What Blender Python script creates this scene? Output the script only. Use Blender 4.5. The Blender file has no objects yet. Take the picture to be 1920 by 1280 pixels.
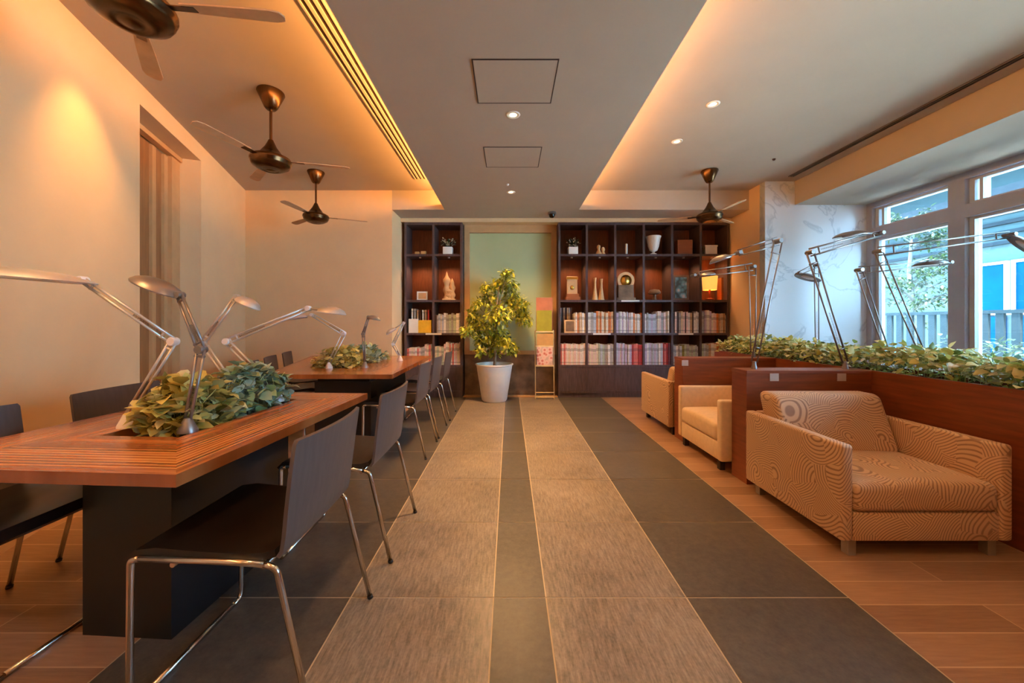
import bpy, bmesh, math, random
from mathutils import Vector, Matrix, noise
random.seed(11)
S = bpy.context.scene
COL = S.collection
PI = math.pi
H = 1.16; F = 700.0; VX, VY = 955.0, 606.0

# ------------------------------------------------------------------ camera
cd = bpy.data.cameras.new('camera'); cam = bpy.data.objects.new('camera', cd); COL.objects.link(cam)
cam.location = (0, 0, H); cam.rotation_euler = (PI/2, 0, 0)
cd.sensor_width = 36; cd.lens = F/1920*36; cd.shift_x = 5/1920; cd.shift_y = -34/1920
cd.clip_start = 0.02; cd.clip_end = 200
S.camera = cam
# ------------------------------------------------------------------ world and exposure
w = bpy.data.worlds.new('world'); S.world = w; w.use_nodes = True
bg = w.node_tree.nodes['Background']
bg.inputs[0].default_value = (0.40, 0.70, 1.0, 1); bg.inputs[1].default_value = 16.0
S.view_settings.view_transform = 'Standard'; S.view_settings.look = 'None'
S.view_settings.exposure = 1.12; S.view_settings.gamma = 1.0; S.view_settings.use_curve_mapping = False

def light(kind, name, loc, energy, color, target=None, **kw):
    d = bpy.data.lights.new(name, kind); d.energy = energy; d.color = color
    for k, v in kw.items(): setattr(d, k, v)
    o = bpy.data.objects.new(name, d); COL.objects.link(o); o.location = loc
    if target is not None:
        o.rotation_euler = (Vector(target)-Vector(loc)).to_track_quat('-Z', 'Y').to_euler()
    return o
WARM = (1.0, 0.43, 0.11); WARM2 = (1.0, 0.52, 0.19)
SUN = light('SUN', 'sun', (20, 0, 20), 30.0, (1, 0.98, 0.95), target=(20+1.5, 4, 20-9), angle=0.05)
# cove strips (lie in the trough on top of the soffit lip)
for x, tx in ((-0.83, -1.9), (0.90, 1.95)):
    light('AREA', 'cove_strip', (x, 1.2, 2.90), 64 if x < 0 else 36, WARM, target=(tx, 1.2, 3.30), shape='RECTANGLE', size=0.03, size_y=8.2)
for o in COL.objects:
    if o.name.startswith('cove_strip'):
        sx = 1 if o.location.x > 0 else -1
        d = Vector((sx*0.93, 0, 0.37)).normalized()
        z = -d; y = Vector((0, 1, 0)); x_ = y.cross(z)
        o.rotation_euler = Matrix((x_, y, z)).transposed().to_euler()
# downlights; those off the frame are unseen, added for warm fill
DOWN = [(0.03, 2.936, 2.8), (0.02, 4.667, 2.8), (1.785, 3.27, 3.08), (1.77, 3.94, 3.08), (0.03, 0.9, 2.8), (0.03, -1.2, 2.8),
        (1.785, 0.6, 3.08), (2.6, -1.5, 3.08), (-1.5, -0.6, 3.08), (-2.36, 2.42, 3.08), (-1.95, 0.75, 3.08)]  # last entry: unseen, added to brighten the left floor and near table
for (x, y, z) in DOWN[:9]+DOWN[10:]:
    light('SPOT', 'downlight_beam', (x, y, z-0.03), 230 if 4.6 < y < 4.7 else (22 if x > 1.5 else (56 if x < -1 else (190 if y > 2 else 36))), WARM2, target=(x, y+0.001, 0), spot_size=(1.3 if (abs(x) < 0.5 and 2 < y < 4) else 2.3), spot_blend=1.0, shadow_soft_size=0.12)
light('SPOT', 'wall_wash_beam', (-2.36, 2.42, 3.04), 52, (1, 0.48, 0.12), target=(-2.76, 2.46, 1.45), spot_size=1.15, spot_blend=1.0, shadow_soft_size=0.03)
for (x, y) in ((-1.19, 5.9), (-1.3, 4.2), (-1.9, 0.2), (-1.5, 2.9)):
    pass

# ------------------------------------------------------------------ materials
def lin(c):
    return tuple(((v/255.0)/12.92 if v/255.0 <= 0.04045 else ((v/255.0+0.055)/1.055)**2.4) for v in c)+(1,)
class NT:
    def __init__(s, name):
        s.m = bpy.data.materials.new(name); s.m.use_nodes = True; s.t = s.m.node_tree; s.n = s.t.nodes
        s.b = s.n['Principled BSDF']; s.out = s.n['Material Output']
    def add(s, typ, ins=None, **kw):
        n = s.n.new(typ)
        for k, v in kw.items(): setattr(n, k, v)
        if ins:
            for k, v in ins.items():
                if isinstance(v, bpy.types.NodeSocket): s.t.links.new(v, n.inputs[k])
                else: n.inputs[k].default_value = v
        return n
    def math(s, op, a, b=None, c=None, clamp=False):
        d = {0: a}
        if b is not None: d[1] = b
        if c is not None: d[2] = c
        n = s.add('ShaderNodeMath', d, operation=op); n.use_clamp = clamp
        return n.outputs[0]
    def set(s, k, v):
        if isinstance(v, bpy.types.NodeSocket): s.t.links.new(v, s.b.inputs[k])
        else: s.b.inputs[k].default_value = v
    def ramp(s, fac, stops):
        n = s.add('ShaderNodeValToRGB', {0: fac}); e = n.color_ramp.elements
        while len(e) < len(stops): e.new(0.5)
        for i, (p, c) in enumerate(stops): e[i].position = p; e[i].color = c
        return n.outputs[0]
    def mix(s, f, a, b):
        n = s.add('ShaderNodeMix', data_type='RGBA')
        for i, v in ((0, f), (6, a), (7, b)):
            if isinstance(v, bpy.types.NodeSocket): s.t.links.new(v, n.inputs[i])
            else: n.inputs[i].default_value = v
        return n.outputs[2]
    def coord(s, scale=(1, 1, 1), kind='Object'):
        tc = s.add('ShaderNodeTexCoord')
        return s.add('ShaderNodeMapping', {'Vector': tc.outputs[kind], 'Scale': scale}).outputs[0]
    def noise(s, vec, scale, detail=4, rough=0.55):
        return s.add('ShaderNodeTexNoise', {'Vector': vec, 'Scale': scale, 'Detail': detail, 'Roughness': rough}).outputs[0]
    def bump(s, h, strength=0.2, dist=0.01):
        s.set('Normal', s.add('ShaderNodeBump', {'Height': h, 'Strength': strength, 'Distance': dist}).outputs[0])
def plain(name, c, rough=0.5, metal=0.0, var=0.06, vs=8, bump=0.0, spec=0.5, stretch=(1, 1, 1)):
    a = NT(name); v = a.coord(stretch); f = a.noise(v, vs)
    L = lin(c); lo = tuple(max(0, x*(1-var*2)) for x in L[:3])+(1,); hi = tuple(min(1, x*(1+var*2)) for x in L[:3])+(1,)
    a.set('Base Color', a.ramp(f, [(0.3, lo), (0.7, hi)])); a.set('Roughness', rough); a.set('Metallic', metal)
    a.set('Specular IOR Level', spec)
    if bump: a.bump(f, bump)
    return a.m
M = {}
M['wall'] = plain('wall_paint', (230, 194, 148), 0.75, var=0.015, vs=3, bump=0.03)
M['ceil'] = plain('ceiling_paint', (184, 168, 150), 0.85, var=0.012, vs=3)
M['bronze'] = plain('fan_bronze', (92, 66, 42), 0.26, 0.9, var=0.12)
M['blade'] = plain('fan_blade', (205, 165, 125), 0.6, 0.0)
M['chrome'] = plain('chrome_tube', (205, 198, 190), 0.2, 1.0, var=0.02)
M['alu'] = plain('lamp_aluminium', (208, 206, 204), 0.34, 0.65, var=0.03)
M['alud'] = plain('lamp_dark_aluminium', (142, 136, 134), 0.35, 0.7, var=0.04)
M['chairback'] = plain('chair_plywood_dark', (86, 76, 74), 0.45, var=0.06, vs=60, stretch=(1, 1, 0.1))
M['chairseat'] = plain('chair_seat_black', (30, 24, 24), 0.32, var=0.08, vs=50)
M['black'] = plain('black_laminate', (20, 21, 25), 0.42, var=0.05)
M['darkcase'] = plain('dark_walnut_veneer', (84, 68, 68), 0.38, var=0.16, vs=9, stretch=(6, 6, 0.8))
M['caseback'] = plain('bookcase_back_veneer', (124, 66, 36), 0.5, var=0.12, vs=7, stretch=(6, 6, 0.8))
M['redwood'] = plain('cherry_veneer', (128, 64, 34), 0.33, var=0.12, vs=6, stretch=(0.7, 0.7, 7))
M['whiteceramic'] = plain('white_ceramic', (240, 236, 226), 0.35, var=0.02)
M['cream'] = plain('cream_upholstery', (222, 190, 150), 0.55, var=0.03, vs=30, bump=0.05)
M['steelleg'] = plain('brushed_steel', (170, 165, 160), 0.4, 0.8)
M['darkwoodleg'] = plain('dark_foot', (40, 26, 24), 0.5)
M['frame'] = plain('window_frame_paint', (172, 174, 184), 0.5, var=0.02)
M['framew'] = plain('window_sash_white', (196, 202, 206), 0.4, var=0.02)
M['slot'] = plain('diffuser_slot_dark', (60, 44, 34), 0.7)
M['doorwood'] = plain('door_veneer', (164, 114, 68), 0.5, var=0.08, vs=6, stretch=(5, 5, 0.5))
M['jamb'] = plain('door_jamb_paint', (204, 160, 110), 0.6, var=0.03)
M['soil'] = plain('planting_soil', (48, 36, 26), 0.9, var=0.3, vs=80, bump=0.5)
M['bark'] = plain('pale_bark', (150, 128, 98), 0.8, var=0.15, vs=40)
M['grout'] = plain('floor_grout', (192, 176, 154), 0.8, var=0.04)
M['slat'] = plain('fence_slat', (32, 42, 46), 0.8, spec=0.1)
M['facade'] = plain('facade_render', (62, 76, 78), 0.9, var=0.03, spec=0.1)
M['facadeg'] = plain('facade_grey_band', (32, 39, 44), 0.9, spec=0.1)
M['ground'] = plain('outside_paving', (215, 215, 208), 0.9)
M['paper'] = plain('white_paper', (232, 226, 214), 0.7, var=0.02)
M['brass'] = plain('brass', (220, 170, 80), 0.28, 0.9)
M['goldcream'] = plain('carved_cream_stone', (224, 178, 124), 0.5)
M['woodbox'] = plain('box_oak', (168, 98, 50), 0.5, stretch=(1, 1, 6))
M['yellow'] = plain('yellow_card', (232, 178, 40), 0.6)
M['green'] = plain('green_leaflet', (158, 150, 36), 0.6)
M['orange'] = plain('orange_leaflet', (184, 112, 78), 0.6)
M['redwoodbook'] = plain('plaque_mahogany', (120, 52, 30), 0.35)
M['dome'] = plain('camera_dome', (30, 26, 24), 0.15)
M['bluewin'] = plain('blue_window_film', (0, 52, 98), 0.6, var=0.1, vs=2, spec=0.03)
M['plate'] = plain('metal_plate', (200, 180, 168), 0.4, 0.3)
M['tan'] = plain('tan_frame', (196, 152, 92), 0.45)
M['rack'] = plain('rack_wire_cream', (232, 206, 150), 0.35)
M['lampwhite'] = plain('lamp_white_plastic', (225, 222, 224), 0.35, var=0.02)
M['stone'] = plain('dado_stone', (132, 104, 80), 0.3, var=0.25, vs=5)

def emis(name, c, strength):
    a = NT(name); a.set('Base Color', lin(c)); a.set('Emission Color', lin(c)); a.set('Emission Strength', strength); return a.m
M['bulb'] = emis('lamp_lens', (255, 226, 180), 3.0)
M['glowshade'] = emis('lit_shade', (255, 176, 80), 0.55)

a = NT('frosted_glass'); v = a.coord(); f = a.noise(v, 0.9, 3)
a.set('Base Color', a.ramp(f, [(0.3, lin((186, 196, 146))), (0.75, lin((200, 206, 158)))])); a.set('Roughness', 0.22); a.set('Coat Weight', 0.3)
M['frost'] = a.m
a = NT('window_glass'); a.n.remove(a.b)
tr = a.add('ShaderNodeBsdfTransparent', {0: (0.93, 0.99, 1.0, 1)}); gl = a.add('ShaderNodeBsdfGlossy', {'Roughness': 0.02})
fr = a.add('ShaderNodeFresnel', {0: 1.35}); mx = a.add('ShaderNodeMixShader', {0: fr.outputs[0], 1: tr.outputs[0], 2: gl.outputs[0]})
a.t.links.new(mx.outputs[0], a.out.inputs[0]); M['glass'] = a.m

# floor: pale streaked tile, dark tile, wood
def tile(name, c1, c2, rough, sx, sy):
    a = NT(name); v = a.coord((sx, sy, 1)); f1 = a.noise(v, 10, 8, 0.7); v2 = a.coord(); f2 = a.noise(v2, 2.2, 3); f3 = a.noise(v2, 90, 2)
    f = a.math('ADD', a.math('MULTIPLY', f1, 0.6), a.math('ADD', a.math('MULTIPLY', f2, 0.25), a.math('MULTIPLY', f3, 0.15)))
    a.set('Base Color', a.ramp(f, [(0.36, lin(c1)), (0.64, lin(c2))])); a.set('Roughness', a.math('ADD', a.math('MULTIPLY', f1, 0.2), rough))
    a.bump(f1, 0.12, 0.004); return a.m
M['tile'] = tile('pale_streaked_tile', (80, 73, 67), (154, 141, 128), 0.22, 9, 1.2)
M['dark'] = tile('charcoal_tile', (60, 57, 54), (94, 87, 81), 0.26, 2.5, 2.5)
a = NT('wood_floor'); v = a.coord()
br = a.add('ShaderNodeTexBrick', {'Vector': v, 'Color1': (0.15, 0.15, 0.15, 1), 'Color2': (0.85, 0.85, 0.85, 1), 'Mortar': (0.5, 0.5, 0.5, 1), 'Scale': 1.0, 'Mortar Size': 0.0025, 'Bias': 0.0, 'Brick Width': 1.3, 'Row Height': 0.14})
g = a.noise(a.coord((1.2, 14, 1)), 6, 6, 0.65)
f = a.math('ADD', a.math('MULTIPLY', br.outputs[0], 0.45), a.math('MULTIPLY', g, 0.55))
c = a.ramp(f, [(0.25, lin((120, 88, 66))), (0.75, lin((172, 134, 106)))])
a.set('Base Color', a.mix(br.outputs[1], c, lin((190, 158, 126)))); a.set('Roughness', 0.28); a.bump(g, 0.05, 0.003)
M['woodfloor'] = a.m
# marble wall
a = NT('pale_marble'); v = a.coord(); n1 = a.add('ShaderNodeTexNoise', {'Vector': v, 'Scale': 1.1, 'Detail': 6, 'Distortion': 1.6}).outputs[0]
vein = a.math('ABSOLUTE', a.math('SUBTRACT', n1, 0.5)); c = a.ramp(vein, [(0.0, lin((196, 202, 208))), (0.02, lin((224, 228, 232)))])
a.set('Base Color', c); a.set('Roughness', 0.25); M['marble'] = a.m
# tabletop: mitred border of pale inlay lines, grain follows each edge; half sizes given per table
def tabletop_mat(name, right, left, near, far, slope):
    # distances to the four sides in local coordinates (left side may be slanted)
    a = NT(name); tc = a.add('ShaderNodeTexCoord'); sp = a.add('ShaderNodeSeparateXYZ', {0: tc.outputs['Object']})
    x, y = sp.outputs[0], sp.outputs[1]
    dr = a.math('SUBTRACT', right, x); dn = a.math('SUBTRACT', y, near); df = a.math('SUBTRACT', far, y)
    dl = a.math('SUBTRACT', x, a.math('ADD', a.math('MULTIPLY', y, slope), left))
    dx = a.math('MINIMUM', dr, dl); dy = a.math('MINIMUM', dn, df); d = a.math('MINIMUM', dx, dy)
    horiz = a.math('LESS_THAN', dy, dx)
    u = a.math('FRACT', a.math('DIVIDE', d, 0.021)); line = a.math('LESS_THAN', u, 0.2)
    band = a.math('MULTIPLY', a.math('GREATER_THAN', d, 0.035), a.math('LESS_THAN', d, 0.205)); line = a.math('MULTIPLY', line, band)
    plank = a.math('FLOOR', a.math('DIVIDE', d, 0.042))
    gv1 = a.add('ShaderNodeCombineXYZ', {0: a.math('MULTIPLY', x, 1.5), 1: a.math('MULTIPLY', y, 22), 2: plank}).outputs[0]
    gv2 = a.add('ShaderNodeCombineXYZ', {0: a.math('MULTIPLY', x, 22), 1: a.math('MULTIPLY', y, 1.5), 2: plank}).outputs[0]
    g1 = a.noise(gv1, 2.2, 6, 0.6); g2 = a.noise(gv2, 2.2, 6, 0.6)
    g = a.add('ShaderNodeMix', {0: horiz, 2: g2, 3: g1}).outputs[0]
    wn = a.add('ShaderNodeTexWhiteNoise', {1: plank}, noise_dimensions='1D').outputs[0]
    f = a.math('ADD', a.math('MULTIPLY', g, 0.8), a.math('MULTIPLY', wn, 0.2))
    c = a.ramp(f, [(0.3, lin((110, 58, 30))), (0.52, lin((152, 88, 46))), (0.74, lin((200, 130, 74)))])
    a.set('Base Color', a.mix(line, c, lin((226, 168, 100)))); a.set('Roughness', 0.25); a.set('Coat Weight', 0.25)
    return a.m
# armchair cloth: rings around scattered centres
def rings(name, base, line, scale, freq):
    a = NT(name); v = a.coord()
    wv = a.add('ShaderNodeTexNoise', {'Vector': v, 'Scale': 5.0, 'Detail': 1}).outputs[1]
    v_ = a.add('ShaderNodeVectorMath', {0: v, 1: a.add('ShaderNodeVectorMath', {0: wv, 1: (0.035, 0.035, 0.035)}, operation='MULTIPLY').outputs[0]}, operation='ADD').outputs[0]
    vo = a.add('ShaderNodeTexVoronoi', {'Vector': v_, 'Scale': scale, 'Randomness': 1.0})
    off = a.add('ShaderNodeVectorMath', {0: a.add('ShaderNodeVectorMath', {0: vo.outputs[1], 1: (0.5, 0.5, 0.5)}, operation='SUBTRACT').outputs[0], 1: (0.42, 0.42, 0.42)}, operation='MULTIPLY').outputs[0]
    cen = a.add('ShaderNodeVectorMath', {0: vo.outputs[2], 1: off}, operation='ADD').outputs[0]
    dist = a.add('ShaderNodeVectorMath', {0: v_, 1: cen}, operation='DISTANCE').outputs[1]
    s = a.math('ADD', a.math('MULTIPLY', a.math('SINE', a.math('MULTIPLY', dist, freq)), 0.5), 0.5); m = a.ramp(s, [(0.1, (0, 0, 0, 1)), (0.5, (1, 1, 1, 1))])
    n = a.noise(v, 14, 3)
    c = a.mix(m, lin(line), lin(base)); c2 = a.mix(a.math('MULTIPLY', n, 0.35), c, lin(base))
    a.set('Base Color', c2); a.set('Roughness', 0.55); a.set('Sheen Weight', 0.15); a.bump(s, 0.06, 0.003); return a.m
M['pattern'] = rings('arc_patterned_cloth', (204, 164, 122), (132, 92, 60), 7.0, 530)
def leafmat(name, cols, rough=0.42):
    a = NT(name); g = a.add('ShaderNodeNewGeometry'); n = len(cols)
    c = a.ramp(g.outputs['Random Per Island'], [(i/(n-1), lin(k)) for i, k in enumerate(cols)])
    a.set('Base Color', c); a.set('Roughness', rough); a.set('Subsurface Weight', 0.0)
    tl = a.add('ShaderNodeBsdfTranslucent', {0: c}); mx = a.add('ShaderNodeMixShader', {0: 0.22, 1: a.b.outputs[0], 2: tl.outputs[0]})
    a.t.links.new(mx.outputs[0], a.out.inputs[0]); return a.m
M['leafA'] = leafmat('planter_leaf', [(96, 116, 52), (150, 168, 84), (200, 196, 104), (232, 226, 164), (128, 156, 88), (222, 202, 110), (244, 244, 214)])
M['leafB'] = leafmat('table_leaf_yellow', [(112, 114, 54), (200, 186, 100), (230, 214, 130), (150, 148, 72), (240, 232, 180)])
M['leafC'] = leafmat('table_leaf_blue', [(86, 112, 86), (150, 184, 164), (192, 214, 202), (122, 146, 92), (204, 200, 130)])
M['leafF'] = leafmat('ficus_leaf', [(70, 100, 36), (134, 152, 44), (190, 192, 56), (232, 224, 76), (110, 128, 40), (244, 234, 120)])
M['leafT'] = leafmat('outdoor_leaf', [(22, 38, 24), (40, 62, 34), (58, 76, 36), (34, 54, 40)])
M['petal'] = leafmat('white_petal', [(230, 226, 200), (245, 240, 225), (205, 205, 160)])

# ------------------------------------------------------------------ mesh helpers
def box(bm, lo, hi, bevel=0.0, seg=3, mi=0, rot=None, piv=None):
    c = [(a+b)/2 for a, b in zip(lo, hi)]; s = [abs(b-a) for a, b in zip(lo, hi)]
    r = bmesh.ops.create_cube(bm, size=1.0); vs = r['verts']
    bmesh.ops.scale(bm, vec=s, verts=vs); bmesh.ops.translate(bm, vec=c, verts=vs)
    if bevel:
        es = list({e for v in vs for e in v.link_edges})
        q = bmesh.ops.bevel(bm, geom=es, offset=bevel, segments=seg, profile=0.5, affect='EDGES')
        vs = list({v for f in q['faces'] for v in f.verts} | {v for v in vs if v.is_valid})
    if rot: bmesh.ops.rotate(bm, cent=piv or c, matrix=rot, verts=vs)
    if mi:
        for f in {f for v in vs for f in v.link_faces}: f.material_index = mi
    return vs
def fillet(pts, r, n=5):
    pts = [Vector(p) for p in pts]; out = [pts[0]]
    for i in range(1, len(pts)-1):
        a, b, c = pts[i-1], pts[i], pts[i+1]; d1 = (a-b); d2 = (c-b); rr = min(r, d1.length*0.45, d2.length*0.45)
        p = b+d1.normalized()*rr; q = b+d2.normalized()*rr
        for k in range(n+1):
            t = k/n; out.append(p*(1-t)**2+b*2*t*(1-t)+q*t*t)
    out.append(pts[-1]); return out
def tube(bm, pts, r, seg=10, closed=False):
    pts = [Vector(p) for p in pts]; n = len(pts); rs = r if isinstance(r, (list, tuple)) else [r]*n
    rings_ = []; up = None
    for i in range(n):
        t = (pts[min(i+1, n-1)]-pts[max(i-1, 0)]).normalized()
        if up is None: up = Vector((0, 0, 1)) if abs(t.z) < 0.9 else Vector((1, 0, 0))
        s = t.cross(up).normalized(); up = s.cross(t).normalized()
        rings_.append([bm.verts.new(pts[i]+(s*math.cos(2*PI*k/seg)+up*math.sin(2*PI*k/seg))*rs[i]) for k in range(seg)])
    for i in range(n-1):
        for k in range(seg):
            f = bm.faces.new((rings_[i][k], rings_[i][(k+1) % seg], rings_[i+1][(k+1) % seg], rings_[i+1][k])); f.smooth = True
    bm.faces.new(rings_[0][::-1]); bm.faces.new(rings_[-1])
def lathe(bm, prof, c=(0, 0, 0), seg=24, mat=None):
    rr = []; c = Vector(c)
    for (r, z) in prof:
        if r < 1e-5: rr.append([bm.verts.new((mat @ Vector((0, 0, z)) if mat else Vector((0, 0, z)))+c)])
        else:
            rr.append([bm.verts.new((mat @ Vector((r*math.cos(2*PI*k/seg), r*math.sin(2*PI*k/seg), z)) if mat else Vector((r*math.cos(2*PI*k/seg), r*math.sin(2*PI*k/seg), z)))+c) for k in range(seg)])
    for i in range(len(rr)-1):
        A, B = rr[i], rr[i+1]
        for k in range(seg):
            k2 = (k+1) % seg
            if len(A) == 1 and len(B) == 1: continue
            if len(A) == 1: f = bm.faces.new((A[0], B[k2], B[k]))
            elif len(B) == 1: f = bm.faces.new((A[k], A[k2], B[0]))
            else: f = bm.faces.new((A[k], A[k2], B[k2], B[k]))
            f.smooth = True
def poly(bm, pts, mi=0):
    f = bm.faces.new([bm.verts.new(p) for p in pts]); f.material_index = mi; return f
def prism(bm, outline, z0, z1, mi=0):
    lo = [bm.verts.new((x, y, z0)) for x, y in outline]; hi = [bm.verts.new((x, y, z1)) for x, y in outline]
    n = len(lo); fs = [bm.faces.new(lo[::-1]), bm.faces.new(hi)]
    for k in range(n): fs.append(bm.faces.new((lo[k], lo[(k+1) % n], hi[(k+1) % n], hi[k])))
    for f in fs: f.material_index = mi
def leaf(bm, p, d, up, L, W, fold=0.25, droop=0.2):
    d = d.normalized(); s = d.cross(up)
    if s.length < 1e-3: s = d.cross(Vector((1, 0.3, 0)))
    s.normalize(); n = s.cross(d).normalized()
    def P(t, u): return p+d*(L*t)+s*(W*u)+n*(abs(u)*fold*W-droop*L*t*t)
    b = bm.verts.new(P(0, 0)); l1 = bm.verts.new(P(0.28, -0.42)); m1 = bm.verts.new(P(0.3, 0)); r1 = bm.verts.new(P(0.28, 0.42))
    l2 = bm.verts.new(P(0.65, -0.4)); m2 = bm.verts.new(P(0.66, 0)); r2 = bm.verts.new(P(0.65, 0.4)); t = bm.verts.new(P(1, 0))
    for q in ((b, m1, l1), (b, r1, m1), (l1, m1, m2, l2), (m1, r1, r2, m2), (l2, m2, t), (m2, r2, t)):
        f = bm.faces.new(q); f.smooth = True
NB = bmesh.new
def obj(name, bm, mats, parent=None, world=True, smooth=False):
    if parent is not None and world:
        q = parent; off = Vector((0, 0, 0))
        while q is not None: off += q.location; q = q.parent
        bmesh.ops.translate(bm, vec=-off, verts=bm.verts)
    me = bpy.data.meshes.new(name); bmesh.ops.recalc_face_normals(bm, faces=bm.faces) if not name.startswith('foliage') and name not in ('flowers', 'tree_crown', 'hedge') else None
    bm.to_mesh(me); bm.free()
    for m in (mats if isinstance(mats, list) else [mats]): me.materials.append(m)
    if smooth:
        for p in me.polygons: p.use_smooth = True
        me.set_sharp_from_angle(angle=math.radians(38))
    o = bpy.data.objects.new(name, me); COL.objects.link(o)
    if parent is not None: o.parent = parent
    return o
def tag(o, label, cat, group=None, kind=None):
    o['label'] = label; o['category'] = cat
    if group: o['group'] = group
    if kind: o['kind'] = kind
    return o
def thing(name, label, cat, loc=(0, 0, 0), rz=0, group=None):
    o = bpy.data.objects.new(name, None); COL.objects.link(o); o.empty_display_size = 0.05
    o.location = loc; o.rotation_euler = (0, 0, rz); return tag(o, label, cat, group)
def struct(name, bm, mats, parent=None, smooth=False):
    o = obj(name, bm, mats, parent, smooth=smooth)
    if parent is None: o['kind'] = 'structure'
    return o
def dup(root, loc, rz, label):
    r = root.copy(); COL.objects.link(r); r.location = loc; r.rotation_euler = (0, 0, rz); r['label'] = label
    for ch in list(root.children):
        c = ch.copy(); COL.objects.link(c); c.parent = r
        for g_ in ch.children:
            d = g_.copy(); COL.objects.link(d); d.parent = c
    return r
def P(px, py, Y): return Vector(((px-VX)*Y/F, Y, H-(py-VY)*Y/F))

# ================================================================== SETTING
Z1, ZC, ZW = 3.08, 2.80, 2.76       # high ceiling, central soffit, ceiling by the window
YB, YK, YR = 5.39, 5.84, -3.0       # bulkhead face, bookcase front, rear wall
XL = lambda y: -1.886-0.357*y       # oblique left wall
XW = 4.83
# floor
bm = NB()
EX = [-1.36, -0.671, -0.067, 0.155, 0.749, 1.437]; KIND = [1, 0, 1, 0, 1]; g = 0.0028
poly(bm, [(-4.6, YR, -0.002), (XW+0.2, YR, -0.002), (XW+0.2, 6.4, -0.002), (-4.6, 6.4, -0.002)], 2)
poly(bm, [(-4.6, YR, 0), (EX[0]-g, YR, 0), (EX[0]-g, 6.4, 0), (-4.6, 6.4, 0)], 3)
poly(bm, [(EX[5]+g, YR, 0), (XW+0.2, YR, 0), (XW+0.2, 6.4, 0), (EX[5]+g, 6.4, 0)], 3)
for k in range(5):
    y = 1.58-0.6*8
    while y < 5.9:
        y0 = max(y, YR); y1 = min(y+0.6, 5.86)
        if y1 > y0: poly(bm, [(EX[k]+g, y0+g, 0), (EX[k+1]-g, y0+g, 0), (EX[k+1]-g, y1-g, 0), (EX[k]+g, y1-g, 0)], KIND[k])
        y += 0.6
struct('floor', bm, [M['tile'], M['dark'], M['grout'], M['woodfloor']])
# ceiling: high plates, central soffit with cove lips, bulkhead, window-side drop
bm = NB()
def slab(x0, x1, y0, y1, z0, z1): box(bm, (x0, y0, z0), (x1, y1, z1))
slab(-4.7, 3.86, YR, 5.9, Z1, Z1+0.12)
slab(-0.70, 0.77, YR, YB, ZC+0.05, Z1)               # core of the soffit
slab(-0.935, 1.005, YR, YB, ZC, ZC+0.05)              # soffit plate with lips
slab(-0.935, -0.915, YR, YB, ZC+0.05, ZC+0.085); slab(0.985, 1.005, YR, YB, ZC+0.05, ZC+0.085)
slab(-1.694, 3.46, YB, 6.4, ZC, Z1)                   # bulkhead and low ceiling over the shelves
slab(3.86, XW+0.25, YR, 5.05, ZW, Z1+0.12)            # beam with the low strip by the window
struct('ceiling', bm, M['ceil'])
# back walls
bm = NB(); box(bm, (-4.2, YB, 0), (-1.694, YB+1.0, Z1)); struct('wall_back', bm, M['wall'])
bm = NB(); box(bm, (-1.694, 6.22, 0), (3.46, 6.4, ZC)); box(bm, (-1.694, YK-0.02, 2.74), (3.46, 6.22, ZC)); struct('wall_alcove', bm, M['wall'])
bm = NB(); box(bm, (3.46, 5.06, 0), (3.52, 6.4, Z1)); struct('wall_return', bm, M['wall'])
bm = NB(); box(bm, (3.46, 5.05, 0), (XW+0.2, 5.16, Z1)); struct('wall_marble', bm, M['marble'])
# left wall with door recess
dv = Vector((-0.336, 0.942, 0)); nv = Vector((-0.942, -0.336, 0))
def LW(y, t=0, z=0): return Vector((XL(y), y, z))+nv*t
bm = NB()
def wq(y0, y1, z0, z1, t0=0.0, t1=0.22):
    a = [LW(y0, t0), LW(y1, t0), LW(y1, t1), LW(y0, t1)]
    prism(bm, [(p.x, p.y) for p in a], z0, z1)
wq(YR-0.1, 2.98, 0, Z1); wq(4.02, 5.6, 0, Z1); wq(2.98, 4.02, 2.91, Z1)
struct('wall_left', bm, M['wall'])
bm = NB(); wq(2.6, 4.4, 0, Z1, 0.30, 0.34); struct('wall_left_recess', bm, M['jamb'])
bm = NB(); wq(2.985, 4.015, 2.86, 2.905, 0.16, 0.22); wq(3.86, 4.015, 0, 2.86, 0.18, 0.25); wq(2.985, 3.03, 0, 2.86, 0.18, 0.25)
dr = struct('door_1', bm, M['jamb'])
bm = NB(); wq(3.03, 3.86, 0.01, 2.86, 0.24, 0.28)
obj('door_panel', bm, M['doorwood'], dr)
bm = NB(); wq(3.60, 3.66, 0.01, 2.85, 0.215, 0.24); wq(3.80, 3.86, 0.01, 2.85, 0.215, 0.24); obj('door_stile', bm, M['jamb'], dr)
bm = NB(); box(bm, (-2.9, YR-0.15, 0), (XW+0.2, YR, Z1)); struct('wall_rear', bm, M['wall'])
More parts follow.
